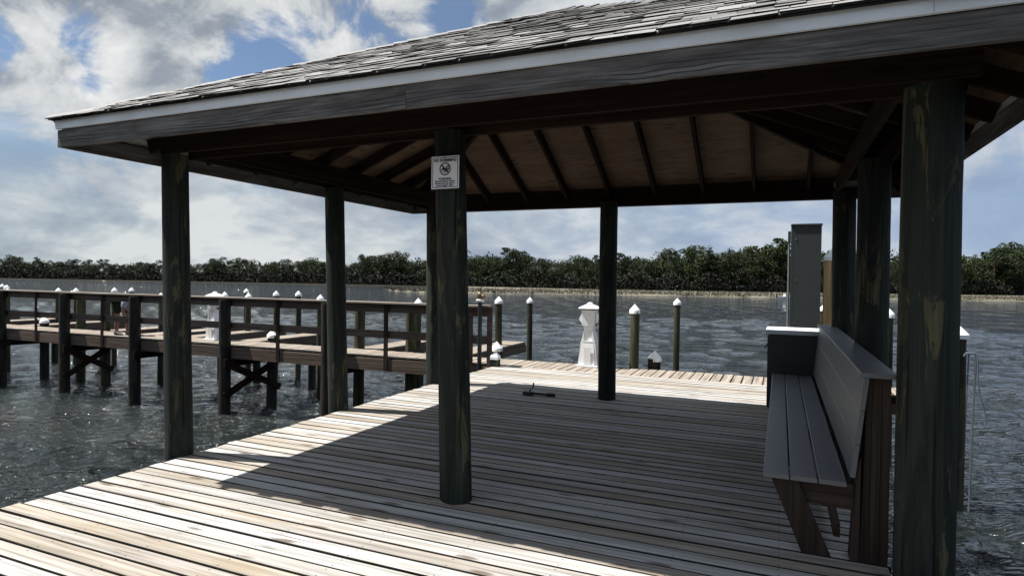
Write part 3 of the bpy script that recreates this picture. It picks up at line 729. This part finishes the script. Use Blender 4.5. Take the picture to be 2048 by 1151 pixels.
# ------------------------------------------------------------------ sign
def text_mesh(txt, size, ext=.0):
    cu = bpy.data.curves.new('t', 'FONT'); cu.body = txt; cu.size = size; cu.align_x = 'CENTER'; cu.align_y = 'CENTER'; cu.extrude = .0004; cu.offset = size*.035
    ob = bpy.data.objects.new('t', cu); col.objects.link(ob)
    dg = bpy.context.evaluated_depsgraph_get(); me = bpy.data.meshes.new_from_object(ob.evaluated_get(dg))
    col.objects.unlink(ob); bpy.data.objects.remove(ob); return me
def build_sign():
    a, b, c = aty(862.5, 315, 1.505), aty(917.5, 312, 1.505), aty(864.5, 379, 1.505)
    W_, H_ = (b-a).length, (a-c).length; ctr = (aty(862.5,315,1.505)+aty(919,375,1.505))/2
    M = Matrix.Translation(ctr) @ Matrix.Rotation(R(90), 4, 'X')
    root = put(bpy.data.objects.new('warning_sign', None), None, M); root.empty_display_size = .1
    tag(root, 'white no swimming warning sign fixed to the front middle post', 'sign')
    def part(name, mb, mat): 
        o = bpy.data.objects.new(name, mb.mesh(name, mat)); return put(o, root, M)
    w, h = W_/2, H_/2
    part('panel', MB().box(-w, -h, -.002, w, h, .002), M_SIGN)
    m = MB(); i0, t = .009, .0050
    m.box(-w+i0, h-i0-t, .0022, w-i0, h-i0, .003); m.box(-w+i0, -h+i0, .0022, w-i0, -h+i0+t, .003)
    m.box(-w+i0, -h+i0+t, .0022, -w+i0+t, h-i0-t, .003); m.box(w-i0-t, -h+i0+t, .0022, w-i0, h-i0-t, .003); part('border', m, M_INK)
    def txt(s, size, y, mat=M_INK, sx=1.0):
        me = text_mesh(s, size); me.materials.clear(); me.materials.append(mat)
        o = bpy.data.objects.new('lettering', me); put(o, root, M @ Matrix.Translation((0, y, .003)) @ Matrix.Diagonal((sx, 1, 1, 1)))
    txt('NO SWIMMING', .0325, h*.735, sx=.88)
    txt('WARNING:', .0225, -h*.40); txt('Electrical Shock Hazard', .0185, -h*.545, sx=.97); txt('Electric currents may be', .0185, -h*.675, sx=.97); txt('present in the water', .0185, -h*.80)
    # crossed-out swimmer
    m = MB(); n = 40; R1, R0 = .0495, .0405; cy = h*.215
    for k in range(n):
        a0, a1 = 2*math.pi*k/n, 2*math.pi*(k+1)/n
        m.add([(R0*math.cos(a0), cy+R0*math.sin(a0), .0032), (R1*math.cos(a0), cy+R1*math.sin(a0), .0032), (R1*math.cos(a1), cy+R1*math.sin(a1), .0032), (R0*math.cos(a1), cy+R0*math.sin(a1), .0032)], [(0,1,2,3)])
    s2 = math.sqrt(.5); t = .0038
    q = R0+.001; m.add([(-q*s2-t, cy+q*s2-t, .0033), (-q*s2+t, cy+q*s2+t, .0033), (q*s2+t, cy-q*s2+t, .0033), (q*s2-t, cy-q*s2-t, .0033)], [(3,2,1,0)])
    part('prohibition_ring', m, M_INK)
    S = 1.3
    def q3(x, y): return (x*S, cy+y*S, .003)
    m = MB(); m.tube([q3(-.024, -.004), q3(-.012, .002), q3(.004, -.008), q3(.016, -.004)], [.0052, .0065, .0072, .0052], 6)
    m.tube([q3(.010, -.002), q3(.010, .012), q3(.020, .018), q3(.025, .010)], .0047, 6); m.lathe([(.0085, 0), (.0085, .0012)], (.022*S, cy+.001*S, .0022), 12)
    part('swimmer_figure', m, M_INK)
    m = MB()
    for k in range(3): m.tube([q3(-.026+.008*k, -.012-.005*k), q3(-.012, -.009-.005*k), q3(0, -.013-.005*k), q3(.012, -.009-.005*k), q3(.026-.006*k, -.012-.005*k)], .0015, 4)
    part('wave_lines', m, M_RED)
    for y in (h-.008, -h+.016): part('screw', MB().lathe([(.0045, 0), (.0045, .004), (.002, .006)], (0, y, .002), 8), M_PIPE)
build_sign()

# ------------------------------------------------------------------ bench
def build_bench():
    ya, yb = 1.72, 6.62
    root = empty('bench', (5.5, (ya+yb)/2, 0), 'long grey board bench with high back on brown timber frames', 'bench')
    for x in (5.245, 5.41, 5.575):
        for y0, y1 in ((ya, 4.71), (4.718, yb)):
            o = board('seat_board', (x, y0, .485), (x, y1, .485), .157, .030, M_COMP, root, c=.006)
    # leaning back: three boards one above the other, then a cap
    bx0, bz0, bx1, bz1 = 5.675, .53, 5.742, 1.165
    d = Vector((bx1-bx0, 0, bz1-bz0)); Lb = d.length; d.normalize()
    for k in range(3):
        s = (k+.5)*Lb/3; c = Vector((bx0, 0, bz0))+d*s
        board('back_board', (c.x+.012, ya+.01, c.z), (c.x+.012, yb, c.z), .028, Lb/3-.004, M_COMP, root, up=d, c=.004)
    board('back_cap', (5.818, ya-.02, 1.182), (5.818, yb+.02, 1.182), .205, .030, M_COMP, root, c=.006)
    for y in (ya+.03, 3.3, 4.9, yb-.06):
        # front leg slanting back under the seat
        mb = MB(); mb.prism([(5.215, .468), (5.375, .468), (5.575, .0), (5.405, .0)], 'y', y, y+.04); mb.build('leg', M_BENCHW2, root)
        mb = MB(); mb.prism([(5.30, .325), (5.70, .305), (5.70, .465), (5.245, .465)], 'y', y+.045, y+.085); mb.build('seat_rail', M_BENCHW, root)
        for q in range(4):                      # back upright: boards side by side
            x0 = 5.685+.052*q; x1 = x0+.049
            top = 1.164; l0 = x0+ (.075 if q == 0 else 0)
            mb = MB(); mb.prism([(x0, 0), (x1, 0), (x1, top), (max(x0, 5.758) if q < 2 else x0, top)] if q != 0 else [(5.682, 0), (x1, 0), (x1, .66+.0), (5.712, .60)], 'y', y+.0+.002*q, y+.13)
            mb.build('upright', M_BENCHW2, root)
    board('stretcher', (5.62, ya+.2, .12), (5.62, yb-.1, .12), .04, .09, M_BENCHW, root)
    return root
M_BENCHW2 = grain_mat('bench_upright_timber', [(.024,.017,.014), (.038,.028,.022), (.021,.016,.013)], 'z', .8, 24, .5, knots=.4, dark=(.03,.02,.015))
build_bench()

# ------------------------------------------------------------------ dock box at the bench end
def build_box():
    x0, x1, y0, y1 = 5.095, 5.86, 6.74, 7.42
    root = empty('dock_box', ((x0+x1)/2, (y0+y1)/2, 0), 'black dock box with pale lid at the far end of the bench', 'dock box')
    def rr(x0, x1, z0, z1, r, n=5):
        pts = []
        for cx, cz, a0 in ((x1-r, z1-r, 0), (x0+r, z1-r, 90), (x0+r, z0+r, 180), (x1-r, z0+r, 270)):
            for k in range(n+1): a = R(a0+90*k/n); pts.append((cx+r*math.cos(a), cz+r*math.sin(a)))
        return pts
    MB().prism(rr(x0, x1, .0, 1.03, .03), 'y', y0, y1).build('body', M_BOX, root, True)
    MB().prism(rr(x0-.025, x1+.025, 1.034, 1.09, .018), 'y', y0-.03, y1+.03).build('lid', M_TRIM, root, True)
    MB().prism(rr(x0+.02, x1-.02, .05, .61, .10, 8), 'y', y0-.02, y0-.002).build('front_panel', M_BOX, root, True)
    MB().prism([(x0-.035, .84), (x0-.003, .90), (x0-.003, .86), (x0-.028, .82)], 'y', y0+.05, y0+.16).build('latch', M_BLACK, root)
build_box()

# ------------------------------------------------------------------ pier
PY0, PY1 = 8.735, 9.74
pier = empty('pier', (-4, 9.25, 0), 'long plank pier on piles running behind the deck, railed along its near side', 'pier')
_pp = []
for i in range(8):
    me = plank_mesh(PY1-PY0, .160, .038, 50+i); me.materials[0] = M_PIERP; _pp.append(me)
x = -33.0; 
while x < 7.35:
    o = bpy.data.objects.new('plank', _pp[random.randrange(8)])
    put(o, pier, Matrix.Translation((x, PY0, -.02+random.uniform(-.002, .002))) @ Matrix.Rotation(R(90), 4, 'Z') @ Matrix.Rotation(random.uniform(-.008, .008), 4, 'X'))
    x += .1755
for xa, xb in [(-33, -26), (-26, -19.85), (-19.85, -13.6), (-13.6, -7.36), (-7.36, -1.1), (-1.1, -.15)]:
    board('rim_board', (xa+.003, 8.712, -.175), (xb-.003, 8.712, -.175), .04, .27, M_RAIL, pier)
for y in (9.2, 9.70): board('joist', (-33, y, -.19), (7.35, y, -.19), .045, .25, M_BEAM, pier)
board('joist', (-.1, 8.78, -.19), (7.35, 8.78, -.19), .04, .25, M_BEAM, pier)
board('end_board', (7.36, 8.74, -.175), (7.36, 9.74, -.175), .04, .26, M_RAIL, pier)
NEARX = [-32.3, -29.2, -26.1, -22.95, -19.8, -16.7, -13.6, -10.64, -7.36, -4.2, -1.05]
for i, xx in enumerate(NEARX):
    mb = MB(); pile_mesh(mb, xx, 8.60, -2.6, 1.145, .148, .138, 300+i, 14, 10); mb.build('pile', M_PILE3, pier, True)
FAR = {-16.8: .16, -19.9: .16, -13.75: 1.02, -14.95: 1.02, -10.6: .05, -7.08: .17, -4.25: 1.02, -2.75: 1.0, -.53: .2, 2.96: .2, 5.9: .1, -23: .16, -26.1: .16}
for i, (xx, zt) in enumerate(FAR.items()):
    mb = MB(); pile_mesh(mb, xx, 9.88, -2.6, zt, .135, .125, 340+i, 14, 9)
    pl = mb.build('pile', M_PILE2 if zt > .9 else M_PILE3, pier, True)
    if .1 < zt < .3: m2 = MB(); cap_mesh(m2, xx, 9.88, zt-.06, .125); m2.build('pile_cap', M_CAP, pl, True)
for xx in NEARX[3:]:
    board('pile_cap_beam', (xx+.16, 8.45, -.41), (xx+.16, 10.05, -.41), .06, .20, M_BEAM, pier)
for xx, fx in ((-13.6, -13.75), (-7.36, -7.08)):
    board('cross_brace', (xx+.17, 8.50, -.42), (fx+.19, 9.98, -1.18), .045, .17, M_BEAM, pier)
    board('cross_brace', (xx+.125, 8.50, -1.22), (fx+.13, 9.98, -.46), .045, .17, M_BEAM, pier)
for xx in (2.9, 6.0):
    mb = MB(); pile_mesh(mb, xx, 8.95, -2.6, -.32, .13, .13, 380+int(xx), 12, 4); mb.build('pile', M_PILE, pier, True)

# railing
rail = empty('railing', (-10, 8.70, 0), 'brown timber railing with two rails along the near side of the pier', 'railing')
xs = [-33.0, -29.2, -22.95, -16.7, -10.64, -4.2, -.14]
for xa, xb in zip(xs[:-1], xs[1:]):
    board('rail_cap', (xa+.002, 8.665, 1.193), (xb-.002, 8.665, 1.193), .19, .036, M_PIERP, rail)
    board('top_rail', (xa+.002, 8.755, 1.075), (xb-.002, 8.755, 1.075), .04, .19, M_RAIL, rail)
    board('middle_rail', (xa+.002, 8.755, .495), (xb-.002, 8.755, .495), .04, .165, M_RAIL, rail)
for xx in [-27.6, -24.5, -21.4, -18.2, -15.1, -12.1, -9.0, -5.72, -2.65]:
    mb = MB(); mb.box(xx-.05, 8.665, -.28, xx+.05, 8.690, 1.17); mb.build('baluster', M_BENCHW2, rail)
for xx in (-.60, -.16):
    mb = MB(); mb.box(xx-.055, 8.70, -.28, xx+.055, 8.733, 1.17); mb.build('end_post', M_RAIL, rail)

# ------------------------------------------------------------------ finger piers in the slips
FZ = -.012
FING = [(-1.35, 13.55, 'plank finger pier nearest the pavilion, ending at a capped pile'), (-3.75, 13.3, 'sunlit finger pier seen through the railing left of the third post'), (-7.6, 12.6, 'finger pier just right of the low white pile cap'), (-9.85, 13.2, 'finger pier just left of the low white pile cap'),
        (-11.4, 13.0, 'finger pier behind the left white pedestal'), (-13.4, 13.0, 'finger pier right of the bending person'), (-17.4, 13.0, 'finger pier left of the bending person'), (-20.2, 13.2, 'finger pier behind the low pile cap near the left edge'), (-24.5, 13.2, 'finger pier farthest to the left')]
for i, (xr, ye, lab) in enumerate(FING):
    root = empty('finger_pier', (xr-.45, 14, FZ), lab, 'finger pier', 'finger piers of the boat slips'); w = .66
    mb = MB(); y = 9.76
    while y < ye: mb.box(xr-w, y, FZ-.035, xr, y+.155, FZ); y += .165
    tag(mb.build('planking', M_PIERP, root), kind='stuff')
    for xx in (xr-w+.03, xr-.03): board('stringer', (xx, 9.76, FZ-.165), (xx, ye+.05, FZ-.165), .05, .25, M_RAIL, root)
    board('end_beam', (xr-w, ye+.1, FZ-.20), (xr, ye+.1, FZ-.20), .05, .20, M_RAIL, root)
    for yy in (12.4,):
        mb = MB(); pile_mesh(mb, xr-w/2, yy, -2.6, FZ-.3, .12, .12, 500+i, 10, 4); mb.build('pile', M_PILE, root, True)

# ------------------------------------------------------------------ mooring piles
def mooring(px, py_tip, depth, r, lab, zbot=-2.6, group='capped mooring piles', seed=0, at=None, capr=None):
    p = CAM+ray(px, py_tip)*depth*.75 if at is None else Vector(at)
    capr = capr or r*1.06; zt = p.z-(.085+capr*1.05)
    root = empty('mooring_pile', (p.x, p.y, WATER_Z), lab, 'mooring pile', group)
    mb = MB(); pile_mesh(mb, p.x, p.y, zbot, zt+.03, r, r*.96, 600+seed, 14, 8); mb.build('shaft', M_PILE2, root, True)
    m2 = MB(); cap_mesh(m2, p.x, p.y, zt, capr); m2.build('cap', M_CAP, root, True)
ML = [(4.5,567,38,'farthest left of the white capped piles, at the picture edge'), (13.5,569,33,'second white capped pile from the left edge, close behind the first'), (15,575.5,29,'third white capped pile from the left edge, lowest of three together'),
      (117,575,31.6,'white capped pile directly behind the leftmost full railing post'), (152,575.3,31.6,'slim white capped pile right of the leftmost full railing post'), (229,574.5,31.6,'white capped pile above the bending person, left one of the pair'), (263,574.5,34.8,'white capped pile above the bending person, right one of the pair'),
      (322,585,26.8,'white capped pile peeping out left of the front left post'), (449.5,583,26.8,'white capped pile right behind the railing post between the two left pavilion posts'), (492.7,576.7,34.8,'farther of two overlapping white capped piles'), (497.2,585,26.4,'nearer of two overlapping white capped piles'),
      (552.5,581,28.5,'white capped pile above the low pile cap on the pier'), (597,581,27.8,'white capped pile midway between low pile cap and second left post'), (641,588.5,23.8,'white capped pile just left of the second left pavilion post'), (837,596,20.5,'white capped pile just left of the third left pavilion post'),
      (998,592.5,22.2,'thick white capped pile beside the end of the railing'), (1060,594,24.9,'white capped pile at the end of the nearest finger pier'), (1270,608,16.6,'greenish white capped pile just right of the far middle post'), (1355,596,22.4,'taller slim white capped pile standing alone in the water right of the far middle post'),
      (1647.5,608,22,'white capped pile showing beside the grey cabinet'), (1778,616,15.8,'greenish white capped pile between the right hand posts'), (1805,631,21,'white capped pile almost hidden behind the near right post')]
for i, (px, py, dp, lab) in enumerate(ML): mooring(px, py, dp, {998: .098, 1060: .085, 1270: .095}.get(px, .092), lab, seed=i)
mooring(0, 0, 0, .168, 'thick dark mooring pile with white cap right of the near right post', at=(7.76, 9.02, 1.20), seed=40, capr=.19)

# small square posts with caps where deck and pier meet
def cap_post(at, w, z0, lab, name='capped_post', mat=M_PILE, body=None, ch=.12):
    x, y, zt = at; root = empty(name, (x, y, z0), lab, 'post', 'capped posts on the dock')
    mb = MB(); mb.box(x-w/2, y-w/2, z0, x+w/2, y+w/2, zt-ch); mb.build('shaft', body or mat, root)
    m2 = MB(); m2.lathe([(w*.76, 0), (w*.76, .06), (.01, ch)], (x, y, zt-ch), 4, math.pi/4); m2.build('cap', M_CAP, root)
cap_post((.03, 8.60, .30), .15, -.3, 'short square post with white cap at the deck corner beside the railing end', ch=.16)
cap_post((6.06, 9.62, 2.32), .23, 0, 'tall fresh timber post with white cap behind the grey cabinet', body=M_YELLOWW, ch=.17)

# ------------------------------------------------------------------ power pedestals
def pedestal(x, y, lab, rz=0):
    root = empty('power_pedestal', (x, y, 0), lab, 'power pedestal', 'white power pedestals on the pier', rz=rz); M = Wm[root.name]
    def part(nm, mb, mat=M_PED, smooth=False):
        o = bpy.data.objects.new(nm, mb.mesh(nm, mat, smooth)); return put(o, root, M)
    def sq(prof, n=4): return MB().lathe(prof, (0,0,0), n, math.pi/4)
    s = math.sqrt(2)
    part('base_plate', MB().box(-.22, -.20, 0, .22, .20, .035))
    part('skirt', sq([(.150*s, .036), (.118*s, .50), (.122*s, .50), (.122*s, .53), (.098*s, .53), (.088*s, .75)]))
    for sx in (-1, 1):
        for sy in (-1, 1):      # buttress fins on the skirt
            MBf = MB().prism([(sx*.09, .036), (sx*.205, .036), (sx*.150, .48), (sx*.085, .74)], 'y', sy*.10-.018, sy*.10+.018); part('fin', MBf)
    part('door_panel', MB().box(-.07, -.158, .07, .07, -.148, .40), M_PED)
    part('neck', sq([(.088*s, .752), (.098*s, .80), (.098*s, .83), (.125*s, .83), (.135*s, 1.145)]))
    for sx in (-1, 1):
        part('outlet_hood', MB().prism([(sx*.137, .86), (sx*.205, .96), (sx*.155, 1.08), (sx*.137, 1.08)], 'y', -.07, .07)); part('outlet', MB().prism([(sx*.139, .83), (sx*.175, .875), (sx*.139, .855)], 'y', -.05, .05), M_BLACK)
    part('vent_slot', MB().box(-.035, -.140, .90, -.02, -.134, .98), M_CAP)
    part('lamp_collar', MB().box(-.137, -.137, 1.146, .137, .137, 1.168), M_BLACK)
    part('cap', MB().lathe([(.235, 1.17), (.24, 1.185), (.16, 1.225), (.07, 1.26), (.058, 1.262), (.055, 1.285), (.03, 1.30)], (0,0,0), 14), M_CAP, True)
    part('lamp', MB().lathe([(.016, 1.266), (.016, 1.278)], (-.01, -.052, 0), 8), M_BLACK)
pedestal(1.705, 9.52, 'white power pedestal half hidden by the far middle post', 0)
pedestal(-8.77, 9.53, 'white power pedestal behind the railing at left', R(0))

# ------------------------------------------------------------------ electrical cabinet
def build_cabinet():
    y0 = 9.30; x0, x1 = 5.405, 5.885
    root = empty('electrical_cabinet', ((x0+x1)/2, y0+.15, 0), 'tall grey metal electrical cabinet standing behind the dock box', 'cabinet')
    MB().box(x0+.045, y0, .42, x1, y0+.30, 2.755).build('housing', M_CABINET, root)
    MB().box(x0, y0+.02, .42, x0+.043, y0+.28, 2.74).build('side_flange', M_CABINET, root)
    MB().box(x0-.004, y0-.02, 2.757, x1+.012, y0+.31, 2.785).build('top_cover', M_CABINET, root)
    MB().box(x0-.05, y0+.10, 2.46, x0-.004, y0+.24, 2.665).build('meter_box', M_CABINET, root)
    for z in (2.52, 1.80, 1.05): MB().tube([(x0+.075, y0-.010, z), (x0+.075, y0+.002, z)], .010, 8).build('bolt', M_STEEL, root)
    for xx in (x0+.08, x1-.08): MB().box(xx-.045, y0+.31, .0, xx+.045, y0+.40, 2.5).build('stand_post', M_PILE, root)
    MB().tube([(x0-.03, y0+.17, 2.46), (x0-.03, y0+.17, .02)], .018, 8).build('conduit', M_STEEL, root, True)
build_cabinet()

# ------------------------------------------------------------------ standpipe with valve
def build_standpipe():
    p = aty(959, 700, 8.52); x, y = p.x, p.y
    root = empty('standpipe', (x, y, -.4), 'dark standpipe with brass valve and hand wheel at the railing end', 'standpipe')
    MB().lathe([(.043, -.6), (.043, 1.28)], (x, y, 0), 12).build('pipe', M_PIPE, root, True)
    MB().lathe([(.075, 1.285), (.085, 1.30), (.085, 1.325), (.06, 1.335)], (x, y, 0), 14).build('white_collar', M_CAP, root, True)
    MB().lathe([(.055, 1.337), (.065, 1.38), (.072, 1.43), (.05, 1.475), (.02, 1.49), (.014, 1.56)], (x, y, 0), 14).build('valve_body', M_BRASS, root, True)
    MB().tube([(x, y, 1.41), (x+.07, y-.02, 1.41), (x+.10, y-.03, 1.385)], [.045, .042, .035], 10).build('outlet', M_BRASS, root, True)
    m = MB(); m.tube([(x+.055*math.cos(a), y+.055*math.sin(a), 1.575) for a in np.linspace(0, 6.283, 17)], .009, 6)
    m.tube([(x-.05, y, 1.575), (x+.05, y, 1.575)], .007, 6); m.tube([(x, y-.05, 1.575), (x, y+.05, 1.575)], .007, 6); m.build('hand_wheel', M_BRASS, root, True)
    MB().tube([(x, y, .92), (x, y+.2, .92)], .02, 6).build('clamp', M_STEEL, root)
build_standpipe()

# ------------------------------------------------------------------ tool lying on the deck
def build_tool():
    x, y = 1.70, 6.03
    root = empty('crank_tool', (x+.2, y, 0), 'black crank tool with upright lever lying on the deck near the far middle post', 'tool')
    MB().box(x, y-.045, .0, x+.15, y+.035, .058).build('gear_housing', M_BLACK, root)
    MB().tube([(x+.15, y, .034), (x+.36, y+.025, .028)], .018, 8).build('shaft', M_BLACK, root, True)
    MB().tube([(x+.36, y+.025, .028), (x+.49, y+.045, .028)], .027, 8).build('grip', M_BLACK, root, True)
    MB().tube([(x+.10, y-.01, .055), (x+.115, y, .10), (x+.15, y+.005, .115), (x+.155, y+.01, .19)], [.012, .010, .010, .012], 6).build('lever', M_BLACK, root, True)
build_tool()

# ------------------------------------------------------------------ ladder and rope by the thick pile at right
def build_ladder():
    x, y = 8.02, 8.85
    root = empty('dock_ladder', (x, y, -1.7), 'aluminium dock ladder hooked beside the thick mooring pile at right', 'ladder')
    for yy in (y, y+.40):
        MB().tube([(x-.16, yy, .66), (x-.14, yy, .71), (x-.02, yy, .715), (x, yy, .68), (x-.03, yy, -.3), (x-.06, yy, -2.3)], .015, 8).build('rail', M_STEEL, root, True)
    for z in (.35, .03, -.29, -.61, -.93, -1.25, -1.57):
        MB().tube([(x-.02, y, z), (x-.02, y+.40, z)], .010, 6).build('rung', M_STEEL, root, True)
    r = empty('mooring_rope', (x, y, .2), 'thin rope looping down from the ladder at right', 'rope')
    pts = [(x+.01, y-.02, .66), (x+.015, y-.03, .35), (x+.04, y-.03, .10), (x+.10, y-.03, -.10), (x+.13, y-.03, -.28), (x+.11, y-.03, -.40), (x+.05, y-.03, -.42)]
    MB().tube(pts, .010, 6).build('strand', M_ROPE, r, True)
build_ladder()

# ------------------------------------------------------------------ person bending over behind the railing
def skin_mesh(name, verts, edges, radii, mat, levels=2):
    me = bpy.data.meshes.new(name); me.from_pydata(verts, edges, []); ob = bpy.data.objects.new(name, me); col.objects.link(ob)
    ob.modifiers.new('s', 'SKIN'); sub = ob.modifiers.new('d', 'SUBSURF'); sub.levels = levels; sub.render_levels = levels
    for i, sv in enumerate(me.skin_vertices[0].data): 
        r = radii[i]; sv.radius = (r, r) if not hasattr(r, '__len__') else r; sv.use_root = (i == 0)
    dg = bpy.context.evaluated_depsgraph_get(); m2 = bpy.data.meshes.new_from_object(ob.evaluated_get(dg)); m2.name = name
    col.objects.unlink(ob); bpy.data.objects.remove(ob)
    m2.materials.clear(); m2.materials.append(mat); m2.shade_smooth(); return m2
def build_person():
    base = Vector((-12.10, 9.22, 0))
    M = Matrix.Translation(base)
    root = put(bpy.data.objects.new('person', None), None, M); tag(root, 'person in grey shirt and dark shorts bending forward behind the pier railing', 'person')
    def part(nm, me): return put(bpy.data.objects.new(nm, me), root, M)
    V = [(-.06,0,.98), (.14,0,1.03), (.36,0,1.00), (.50,0,.93), (.57,0,.88), (.64,0,.83), (.71,0,.77)]
    Rr = [.125, .115, .13, .085, .06, .085, .07]; Ed = [(0,1), (1,2), (2,3), (3,4), (4,5), (5,6)]
    def chain(start, pts, rads):
        prev = start
        for p, r in zip(pts, rads): V.append(p); Rr.append(r); Ed.append((prev, len(V)-1)); prev = len(V)-1
        return prev
    for s, dx in ((-1, 0.0), (1, .14)):
        chain(0, [(-.05+dx*.3, s*.10, .88), (.01+dx, s*.11, .52), (-.03+dx, s*.11, .28), (-.02+dx, s*.11, .09), (.10+dx, s*.12, .045)], [.095, .06, .058, .042, .04])
        chain(2, [(.42, s*.19, .97), (.44+.04*s, s*.22, .70), (.50+.04*s, s*.17, .46), (.53+.04*s, s*.16, .37)], [.065, .045, .036, .034])
    part('body', skin_mesh('body', V, Ed, Rr, M_SKIN))
    fm = MB()
    for s in (-1, 1):
        hx, hy, hz = .535+.04*s, s*.16, .36
        for q, (dx, dy, L) in enumerate(((.028, -.012, .075), (.012, -.016, .09), (-.006, -.016, .085), (-.022, -.012, .07))):
            fm.tube([(hx+dx, hy, hz+.01), (hx+dx*1.1, hy+dy, hz-L*.5), (hx+dx*1.1, hy+dy*1.8-s*.01, hz-L)], [.010, .009, .007], 6)
        fm.tube([(hx+.03, hy-.005, hz+.03), (hx+.055, hy-.02*s, hz-.005), (hx+.05, hy-.03*s, hz-.035)], [.011, .010, .008], 6)
    part('fingers', fm.mesh('fingers', M_SKIN, True))
    # clothes
    V2 = [(-.07,0,1.0), (-.02,-.10,.86), (.02,-.112,.60), (-.02,.10,.86), (.14,.112,.60)]
    part('shorts', skin_mesh('shorts', V2, [(0,1), (1,2), (0,3), (3,4)], [.155, .125, .105, .125, .105], M_SHORTS))
    V3 = [(.02,0,1.03), (.2,0,1.045), (.38,0,1.0), (.49,0,.93), (.43,-.20,.96), (.44,-.225,.76), (.43,.20,.96), (.50,.225,.76), (.30,0,.84), (.34,0,.66)]
    part('shirt', skin_mesh('shirt', V3, [(0,1), (1,2), (2,3), (2,4), (4,5), (2,6), (6,7), (2,8), (8,9)], [.14, .135, .15, .10, .085, .075, .085, .075, .11, .09], M_SHIRT))
    hm = MB(); hm.lathe([(.01, -.10), (.07, -.085), (.098, -.03), (.10, .02), (.075, .075), (.01, .10)], (0,0,0), 12)
    me = hm.mesh('hair', M_HAIR, True); o = put(bpy.data.objects.new('hair', me), root, M @ Matrix.Translation((.665, 0, .855)) @ Matrix.Rotation(R(115), 4, 'Y'))
    fc = MB()
    fc.lathe([(.012, 0), (.004, .02)], (0,0,0), 6)
    put(bpy.data.objects.new('nose', fc.mesh('nose', M_SKIN, True)), root, M @ Matrix.Translation((.70, 0, .74)) @ Matrix.Rotation(R(150), 4, 'Y'))
    for s in (-1, 1):
        put(bpy.data.objects.new('ear', MB().lathe([(.01, -.02), (.022, 0), (.01, .02)], (0,0,0), 8).mesh('ear', M_SKIN, True)), root, M @ Matrix.Translation((.655, s*.088, .81)))
        put(bpy.data.objects.new('eye', MB().lathe([(.004, -.006), (.009, 0), (.004, .006)], (0,0,0), 8).mesh('eye', M_SHOE, True)), root, M @ Matrix.Translation((.72, s*.032, .765)))
    for s, dx in ((-1, 0.0), (1, .14)):
        sh = MB(); sh.loft([[(x, s*.12+w*math.cos(a), max(.002, h+hh*math.sin(a))) for a in np.linspace(0, 6.283, 12, endpoint=False)] for x, w, h, hh in ((-.09+dx, .035, .045, .04), (-.03+dx, .05, .055, .055), (.08+dx, .055, .045, .045), (.18+dx, .05, .03, .03), (.235+dx, .025, .022, .02))])
        part('shoe', sh.mesh('shoe', M_SHOE, True))
build_person()

# ------------------------------------------------------------------ small boat far off by the marsh
def build_boat():
    p = atz(1571, 597.0, WATER_Z); root = empty('boat', p, 'tiny white boat lying against the marsh left of the grey cabinet', 'boat')
    x, y, z = p
    prof = [(-1.6, .50, .55), (-.6, .62, .50), (.6, .58, .55), (1.5, .25, .68), (1.9, .03, .78)]
    rings = [[(x+t, y-w, z+h), (x+t, y-w*.6, z-.1), (x+t, y, z-.18), (x+t, y+w*.6, z-.1), (x+t, y+w, z+h)] for t, w, h in prof]
    MB().loft(rings).build('hull', M_CAP, root)
    MB().box(x-.5, y-.25, z+.4, x+.05, y+.25, z+1.15).build('console', M_CAP, root)
    MB().box(x-1.95, y-.15, z+.1, x-1.62, y+.15, z+.95).build('outboard_motor', M_BLACK, root)
build_boat()
